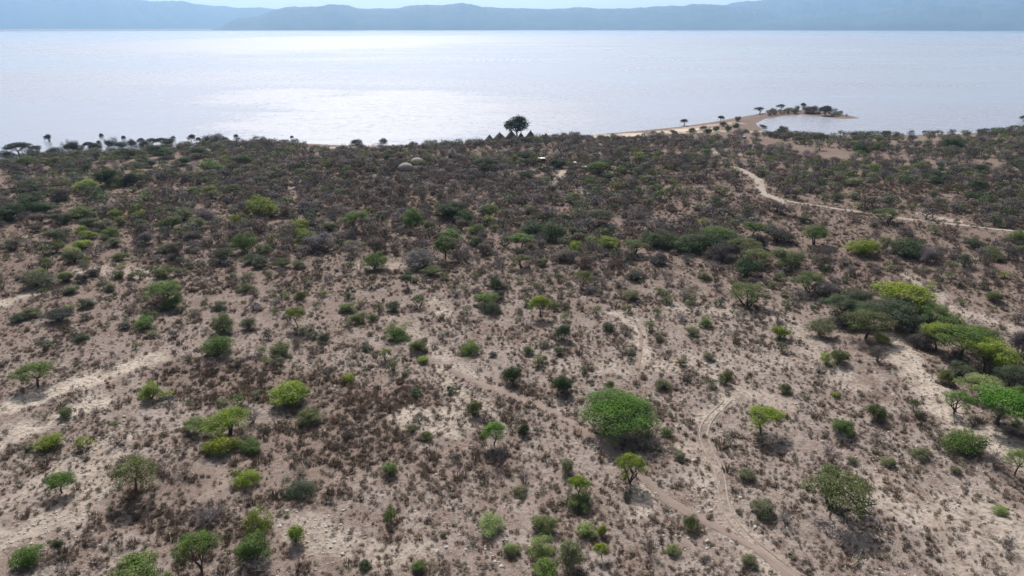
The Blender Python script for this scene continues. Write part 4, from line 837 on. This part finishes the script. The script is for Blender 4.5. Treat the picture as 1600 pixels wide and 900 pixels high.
hut(634, 266, 24, 12, 'lower of two pale domed huts in the dark scrub', roof=M_thatch_pale, dome=True, group='pale domed huts in the scrub', short='the pale domed huts')
hut(652, 257, 22, 11, 'upper of two pale domed huts in the dark scrub', roof=M_thatch_pale, dome=True, group='pale domed huts in the scrub')
def shed(x, y, wpx, hpx, label, roofm, wallm, name='shed'):
    X, Y, Z = P(x, y); D = depth(X, Y, Z); w = wpx * D / F; h = hpx * D / F
    root = bpy.data.objects.new(name, None); root.location = (X, Y, Z); root.rotation_euler = (0, 0, .12); link(root, label, name.replace('_', ' '))
    link(bpy.data.objects.new('wall', box_mesh('wall', -w * .45, w * .45, -1.2, 1.2, -.4, h * .8, [wallm])), parent=root)
    link(bpy.data.objects.new('roof', box_mesh('roof', -w * .52, w * .52, -1.6, 1.5, h * .8 + .003, h * .8 + .12, [roofm])), parent=root)
    link(bpy.data.objects.new('door', box_mesh('door', -w * .1, w * .12, -1.23, -1.1, -.3, h * .7, [M_dark])), parent=root); placed.append((X, Y, w / 2))
shed(847, 253, 10, 7, 'small dark shed with a pale flat roof at the village clearing', M_white, M_mud)
shed(913, 264, 8, 4, 'low shelter with a white roof left of the bright green bush', M_white, M_mud, 'shelter')
shed(898, 257, 5, 4, 'tiny white-walled shelter between bushes above the village clearing', M_white, M_white, 'shelter')
shed(1162, 216, 5, 3, 'small bluish shelter in the scrub below the lagoon', M_blue, M_blue, 'shelter')

# ------------------------------------------------------------------ scattered plants: candidates everywhere, the largest become things
def ok_far_from(X, Y, rr, arr):
    return np.min((arr[:, 0] - X) ** 2 + (arr[:, 1] - Y) ** 2 - (arr[:, 2] + rr) ** 2 * .55) > 0
cand = []   # X, Y, w, kind, col, h ratio
PL = np.array(placed)
def tr_clear(X, Y, r=.6):
    k = np.zeros(X.shape, bool)
    for c, hw in TR[:2]: k |= seg_dist(X, Y, c[::6]) < hw + r
    return ~k
rs = np.random.default_rng(99)
n_try = 60000
yy = rs.uniform(0, 1, n_try); R_ = 60 + (560 - 60) * yy ** .62; A_ = np.radians(rs.uniform(-46, 46, n_try))
X_ = R_ * np.sin(A_); Y_ = R_ * np.cos(A_)
ins = inside(X_, Y_) & (seg_dist(X_, Y_, SH) > 6) & tr_clear(X_, Y_)
X_, Y_ = X_[ins], Y_[ins]
U_, V_ = px_of(X_, Y_, 0.)
keep = (U_ > -120) & (U_ < 1720) & (V_ < 960)
X_, Y_, U_, V_ = X_[keep], Y_[keep], U_[keep], V_[keep]
bare_m = np.maximum(strips(pale, X_, Y_), strips(sand, X_, Y_)); nz1 = vnoise(X_, Y_, 22, 1) * .6 + vnoise(X_, Y_, 8, 2) * .4; nz2 = vnoise(X_, Y_, 35, 5)
dens = np.interp(V_, [195, 225, 300, 380, 430, 500, 620, 900], [.95, .95, .80, .60, .30, .11, .05, .045]) * (1 - .85 * bare_m) * np.clip(.35 + nz1 * 1.25, 0, 1.5)
shade = np.maximum(strips(pale, X_ * 1.035, Y_ * 1.035), strips(sand, X_ * 1.035, Y_ * 1.035)); dens *= 1 - .9 * shade
trd = seg_dist(X_ * 1.025, Y_ * 1.025, TR[0][0][::6]); dens *= smooth((trd - 4) / 4)
dens *= ~((V_ < np.interp(U_, [470, 480, 640, 650, 915, 925, 1000, 1080, 1150, 1200, 1215], [0, 233, 231, 0, 0, 217, 219, 213, 210, 207, 0])) & (V_ < 240))
open_ = smooth((vnoise(X_, Y_, 26, 31) * .6 + vnoise(X_, Y_, 11, 32) * .4 - .34) / .22)
dens *= np.where(np.abs(U_ - 700) < 330, np.maximum(open_, .34), np.maximum(open_, .06)) * np.where(V_ < 430, .86, 1.)
dens *= np.where((V_ < 420) & (V_ > 225) & (np.abs(U_ - 760) < 420), 1.25, 1.)
pick = rs.random(len(X_)) < dens
grid = {}
for i in np.nonzero(pick)[0]:
    v = V_[i]; u = U_[i]
    wpx = rs.gamma(5., .20) * np.interp(v, [200, 260, 350, 430, 600, 900], [13, 17, 22, 20, 19, 21])
    w = wpx * depth(X_[i], Y_[i], 0) / F
    w = min(w, 5.2 if v < 420 else 2.6); w = max(w, .7)
    cell = (int(X_[i] // 6), int(Y_[i] // 6)); bad = False
    for a in (-1, 0, 1):
        for b in (-1, 0, 1):
            for q in grid.get((cell[0] + a, cell[1] + b), ()):
                if (q[0] - X_[i]) ** 2 + (q[1] - Y_[i]) ** 2 < ((q[2] + w) * .5 * .60) ** 2: bad = True; break
            if bad: break
        if bad: break
    if bad or not ok_far_from(X_[i], Y_[i], w * .5, PL): continue
    # what grows here: grey leafless thicket in the middle distance, greener to the left and right
    centre = math.exp(-((u - 760) / 380) ** 2) * (1 if 225 < v < 430 else .35)
    pg = .50 + .32 * centre + (nz2[i] - .5) * .5
    t = rs.random()
    pg += .13
    if v > 430: pg = .58
    if t < pg:
        kind = 'L' if rs.random() < (.28 if v < 430 else .55) else 'B'; col = rs.choice(['g', 'b', 'k', 'g'] if v < 430 else ['b', 'k', 'b', 'g'])
        if kind == 'B': col = rs.choice(['g', 'k', 'b'])
    else:
        kind = 'B'; col = rs.choice(['O', 'T', 'S', 'D', 'G', 'Y', 'K'], p=[.25, .26, .28, .10, .03, .02, .06] if v < 430 else [.3, .14, .34, .05, .07, .06, .04])
        if rs.random() < .06 and v < 430: kind = 'A'; w *= 1.2
    grid.setdefault(cell, []).append((X_[i], Y_[i], w))
    cand.append((X_[i], Y_[i], w, kind, str(col), rs.uniform(.5, .8), wpx))
cand.sort(key=lambda c: -(c[2] / depth(c[0], c[1], 0)))
rest = []
LIM = {'A': 290, 'R': 290, 'B': 292, 'L': 292}
for c in cand:
    if counts[c[3]] < LIM[c[3]] and 0 < px_of(c[0], c[1], 0)[0] < 1600 and px_of(c[0], c[1], 0)[1] < 905:
        plant(c[0], c[1], float(gh(c[0], c[1])), c[2], c[2] * c[5], c[3], c[4], detail=False)
    else: rest.append(c)
print('placed', counts, 'rest', len(rest))

# ------------------------------------------------------------------ labels for the plants that have none yet
def size_word(kind, w):
    if kind == 'A': return 'large ' if w > 9 else 'small ' if w < 5 else ''
    return 'wide ' if w > 7 else 'small ' if w < 2.6 else ''
ORD = ['nearest', 'second nearest', 'third nearest', 'fourth nearest', 'fifth nearest', 'sixth nearest', 'seventh nearest', 'eighth nearest', 'ninth nearest', 'tenth nearest']
buckets = {}
for o, kind, col, w, X, Y in auto:
    best = min(landmarks, key=lambda l: (l[1] - X) ** 2 + (l[2] - Y) ** 2)
    dx, dy = X - best[1], Y - best[2]
    f = Vector((best[1], best[2])).normalized(); lat = dx * f.y - dy * f.x; fw = dx * f.x + dy * f.y
    rel = ('right of' if lat > 0 else 'left of') if abs(lat) > abs(fw) * .7 else ('behind' if fw > 0 else 'in front of')
    key = (size_word(kind, w) + PAL[col][1], KINDS[kind][2] if not (kind == 'B' and col in 'gbk') else 'twiggy bush', rel, best[0])
    buckets.setdefault(key, []).append((math.hypot(dx, dy), o))
def fit(lab):
    for w_ in ('one ', 'small ', 'wide ', 'large ', 'flat-topped ', 'right-hand ', 'yellow-green ', 'leafy ', 'leafless ', ' the', 'dull ', 'thin-trunked '):
        if len(lab.split()) <= 16: break
        lab = lab.replace(w_, '' if w_ != ' the' else '', 1)
    return lab
for (d, kname, rel, lm), lst in buckets.items():
    lst.sort(key=lambda t: t[0])
    for i, (_, o) in enumerate(lst):
        if len(lst) == 1: o['label'] = f'{d} {kname} {rel} {lm}'
        elif i < len(ORD): o['label'] = fit(f'{d} {kname}, {ORD[i]} {rel} {lm}')
        else: o['label'] = f'{d} {kname} far {rel} {lm}'

# ------------------------------------------------------------------ geometry-node scatter for what nobody could count
def proto_collection(name, meshes):
    c = bpy.data.collections.new(name)
    for i, m in enumerate(meshes): c.objects.link(bpy.data.objects.new('%s_%02d' % (name, i), m))
    return c
def scatter(name, pts, rot, scl, idx, tint, coll, label):
    me = bpy.data.meshes.new(name); me.vertices.add(len(pts)); me.vertices.foreach_set('co', np.asarray(pts, np.float32).ravel())
    for k, typ, f, data in (('rot', 'FLOAT_VECTOR', 'vector', rot), ('scl', 'FLOAT_VECTOR', 'vector', scl), ('idx', 'INT', 'value', idx)):
        a = me.attributes.new(k, typ, 'POINT'); a.data.foreach_set(f, np.asarray(data, np.int32 if typ == 'INT' else np.float32).ravel())
    a = me.attributes.new('tint', 'FLOAT_COLOR', 'POINT'); a.data.foreach_set('color', np.asarray(np.hstack([tint, np.ones((len(tint), 1))]), np.float32).ravel())
    o = bpy.data.objects.new(name, me); link(o, label, kind='stuff')
    ng = bpy.data.node_groups.new(name, 'GeometryNodeTree')
    ng.interface.new_socket('Geometry', in_out='INPUT', socket_type='NodeSocketGeometry'); ng.interface.new_socket('Geometry', in_out='OUTPUT', socket_type='NodeSocketGeometry')
    gi = ng.nodes.new('NodeGroupInput'); go = ng.nodes.new('NodeGroupOutput')
    ip = ng.nodes.new('GeometryNodeInstanceOnPoints'); ci = ng.nodes.new('GeometryNodeCollectionInfo')
    ci.inputs['Collection'].default_value = coll; ci.inputs['Separate Children'].default_value = True; ci.inputs['Reset Children'].default_value = True
    ip.inputs['Pick Instance'].default_value = True
    def attr(nm, typ):
        n = ng.nodes.new('GeometryNodeInputNamedAttribute'); n.data_type = typ; n.inputs['Name'].default_value = nm
        return next(s for s in n.outputs if s.enabled and s.name == 'Attribute')
    l = ng.links.new
    l(gi.outputs[0], ip.inputs['Points']); l(ci.outputs[0], ip.inputs['Instance']); l(attr('idx', 'INT'), ip.inputs['Instance Index'])
    l(attr('rot', 'FLOAT_VECTOR'), ip.inputs['Rotation']); l(attr('scl', 'FLOAT_VECTOR'), ip.inputs['Scale']); l(ip.outputs[0], go.inputs[0])
    md = o.modifiers.new('scatter', 'NODES'); md.node_group = ng
    return o

SC_B = proto_collection('scrub_leafy', [make_bush(140 + i, 420, .036, inst=True) for i in range(4)] + [make_bare(150 + i, 7, 7, 3, .009, inst=True, fuzz=220) for i in range(4)])
pts, rot, scl, idx, tint = [], [], [], [], []
for X, Y, w, kind, col, hr, _ in rest:
    pts.append((X, Y, float(gh(X, Y)) - .03)); rot.append((0, 0, rs.uniform(0, 6.28))); scl.append((w, w, w * hr)); idx.append(rs.integers(0, 4) + (4 if kind == 'L' else 0)); tint.append(jitter(PAL[col][0]))
if pts: scatter('far_scrub', pts, rot, scl, idx, np.array(tint), SC_B, 'dense grey and green scrub covering the distance up to the lake shore')

# dwarf shrubs and grass tufts
def make_tuft(seed, n, sp=.5, lean=.5, wid=.05, mat=M_twig_i):
    r = np.random.default_rng(seed); a = r.uniform(0, 6.28, n); q = np.sqrt(r.random(n)) * sp * .6
    b = np.stack([q * np.cos(a), q * np.sin(a), np.full(n, -.03)], -1)
    e = b + np.stack([np.cos(a) * lean * r.uniform(.1, 1, n), np.sin(a) * lean * r.uniform(.1, 1, n), r.uniform(.5, 1, n)], -1) * r.uniform(.5, 1, n)[:, None]
    s = np.stack([-np.sin(a + r.uniform(-1, 1, n)), np.cos(a), np.zeros(n)], -1) * wid
    V = np.stack([b - s, b + s, e], 1).reshape(-1, 3)
    return mesh_np('tuft', V, np.arange(3 * n).reshape(-1, 3), [mat])
def make_cushion(seed, n=90):
    r = np.random.default_rng(seed); lob = [(0, 0, .4, .34, .4)] + [(r.uniform(-.25, .25), r.uniform(-.25, .25), r.uniform(.25, .5), .2, .3) for _ in range(3)]
    V, Fc = lobes_leaves(lob, n, .075, .45, r, shell=.3); return mesh_np('cushion', V, Fc, [M_twig_i])
SC_T = proto_collection('dwarf', [make_cushion(200 + i) for i in range(4)] + [make_tuft(210 + i, 70, sp=.7, lean=.55, wid=.04) for i in range(4)])

def ground_scatter(n, r0, r1, powr, seed):
    r = np.random.default_rng(seed); R = r0 + (r1 - r0) * r.random(n) ** powr; A = np.radians(r.uniform(-43, 43, n))
    X, Y = R * np.sin(A), R * np.cos(A); U, V = px_of(X, Y, 0.)
    k = (U > -60) & (U < 1660) & (V < 960) & inside(X, Y) & (seg_dist(X, Y, SH) > 5); return X[k], Y[k], U[k], V[k], r
X, Y, U, V, r = ground_scatter(180000, 52, 300, .88, 301)
bm = strips(pale, X, Y); br = strips(brown, X, Y); n1 = vnoise(X, Y, 9, 11); n2 = vnoise(X, Y, 3, 12)
p = (.85 + .5 * br) * (1 - .88 * bm) * np.clip(.18 + n1 * .9 + (n2 - .5) * .9, 0, 1)
k = (r.random(len(X)) < p) & tr_clear(X, Y, -.3)
for c_, hw_ in TR[2:4]: k &= seg_dist(X, Y, c_[::4]) > hw_ + .4
X, Y, U, V, br = X[k], Y[k], U[k], V[k], br[k]; n = len(X)
sz = r.gamma(4, .16, n) * np.interp(V, [260, 500, 900], [1.5, 1.0, .85]); tuft = r.random(n) < .10 + .42 * br
h = np.where(tuft, sz * r.uniform(.6, 1.0, n), sz * r.uniform(.38, .62, n))
t0 = np.array([.098, .066, .052]); t1 = np.array([.18, .135, .108]); t2 = np.array([.12, .125, .075]); t3 = np.array([.25, .18, .14])
tint = np.where(r.random(n)[:, None] < .68 - .3 * br[:, None], t0, t1); tint = np.where(r.random(n)[:, None] < .16, t2, tint); tint = np.where(tuft[:, None], np.where(r.random(n)[:, None] < .5, t3, t1), tint)
tint = tint * r.uniform(.75, 1.3, n)[:, None]
idx = np.where(tuft, 4 + r.integers(0, 4, n), r.integers(0, 4, n))
scatter('dwarf_shrubs', np.stack([X, Y, gh(X, Y) - .02], -1), np.stack([np.zeros(n), np.zeros(n), r.uniform(0, 6.28, n)], -1), np.stack([sz, sz, h], -1), idx, tint, SC_T,
        'countless brown dwarf shrubs and dry grass tufts dotted over the ground')
print('dwarf', n)

# stones
def make_stone(seed):
    r = np.random.default_rng(seed); bm_ = [(0, 0, 1)] + [(math.cos(a) * q, math.sin(a) * q, z) for z, q in ((.45, .9), (-.1, 1)) for a in np.linspace(0, 6.28, 6)[:-1]]
    V = np.array(bm_) * r.uniform(.7, 1.2, (11, 1)); V[:, 2] *= .6
    Fc = [(0, 1 + i, 1 + (i + 1) % 5) for i in range(5)]; q = [(1 + i, 6 + i, 6 + (i + 1) % 5, 1 + (i + 1) % 5) for i in range(5)]
    return mesh_np('stone', V, [np.array(Fc), np.array(q)], [M_stone])
SC_S = proto_collection('stones', [make_stone(i) for i in range(4)])
X, Y, U, V, r = ground_scatter(34000, 52, 150, .8, 401)
n1 = vnoise(X, Y, 7, 21); k = r.random(len(X)) < np.clip(n1 * 1.6 - .45, 0, 1) * (.5 + .5 * strips(pale, X, Y))
X, Y = X[k], Y[k]; n = len(X); sz = r.gamma(3, .035, n) + .03
scatter('stones', np.stack([X, Y, gh(X, Y)], -1), np.stack([r.uniform(-.3, .3, n), r.uniform(-.3, .3, n), r.uniform(0, 6.28, n)], -1), np.stack([sz, sz * r.uniform(.6, 1, n), sz], -1),
        r.integers(0, 4, n), np.ones((n, 3)), SC_S, 'small pale stones strewn over the bare ground')

# ------------------------------------------------------------------ air
def build_haze():
    m, t, out = new_mat('haze'); v = N(t, 'ShaderNodeVolumePrincipled')
    v.inputs['Color'].default_value = (.42, .685, 1.0, 1); v.inputs['Density'].default_value = HAZE; v.inputs['Anisotropy'].default_value = .25
    t.links.new(v.outputs[0], out.inputs['Volume'])
    me = box_mesh('haze', -24000, 24000, -24000, 24000, -14, 900, [m])
    link(bpy.data.objects.new('haze', me), 'pale blue haze that fades the far hills across the lake', kind='stuff')
HAZE = 6.4e-5
build_haze()
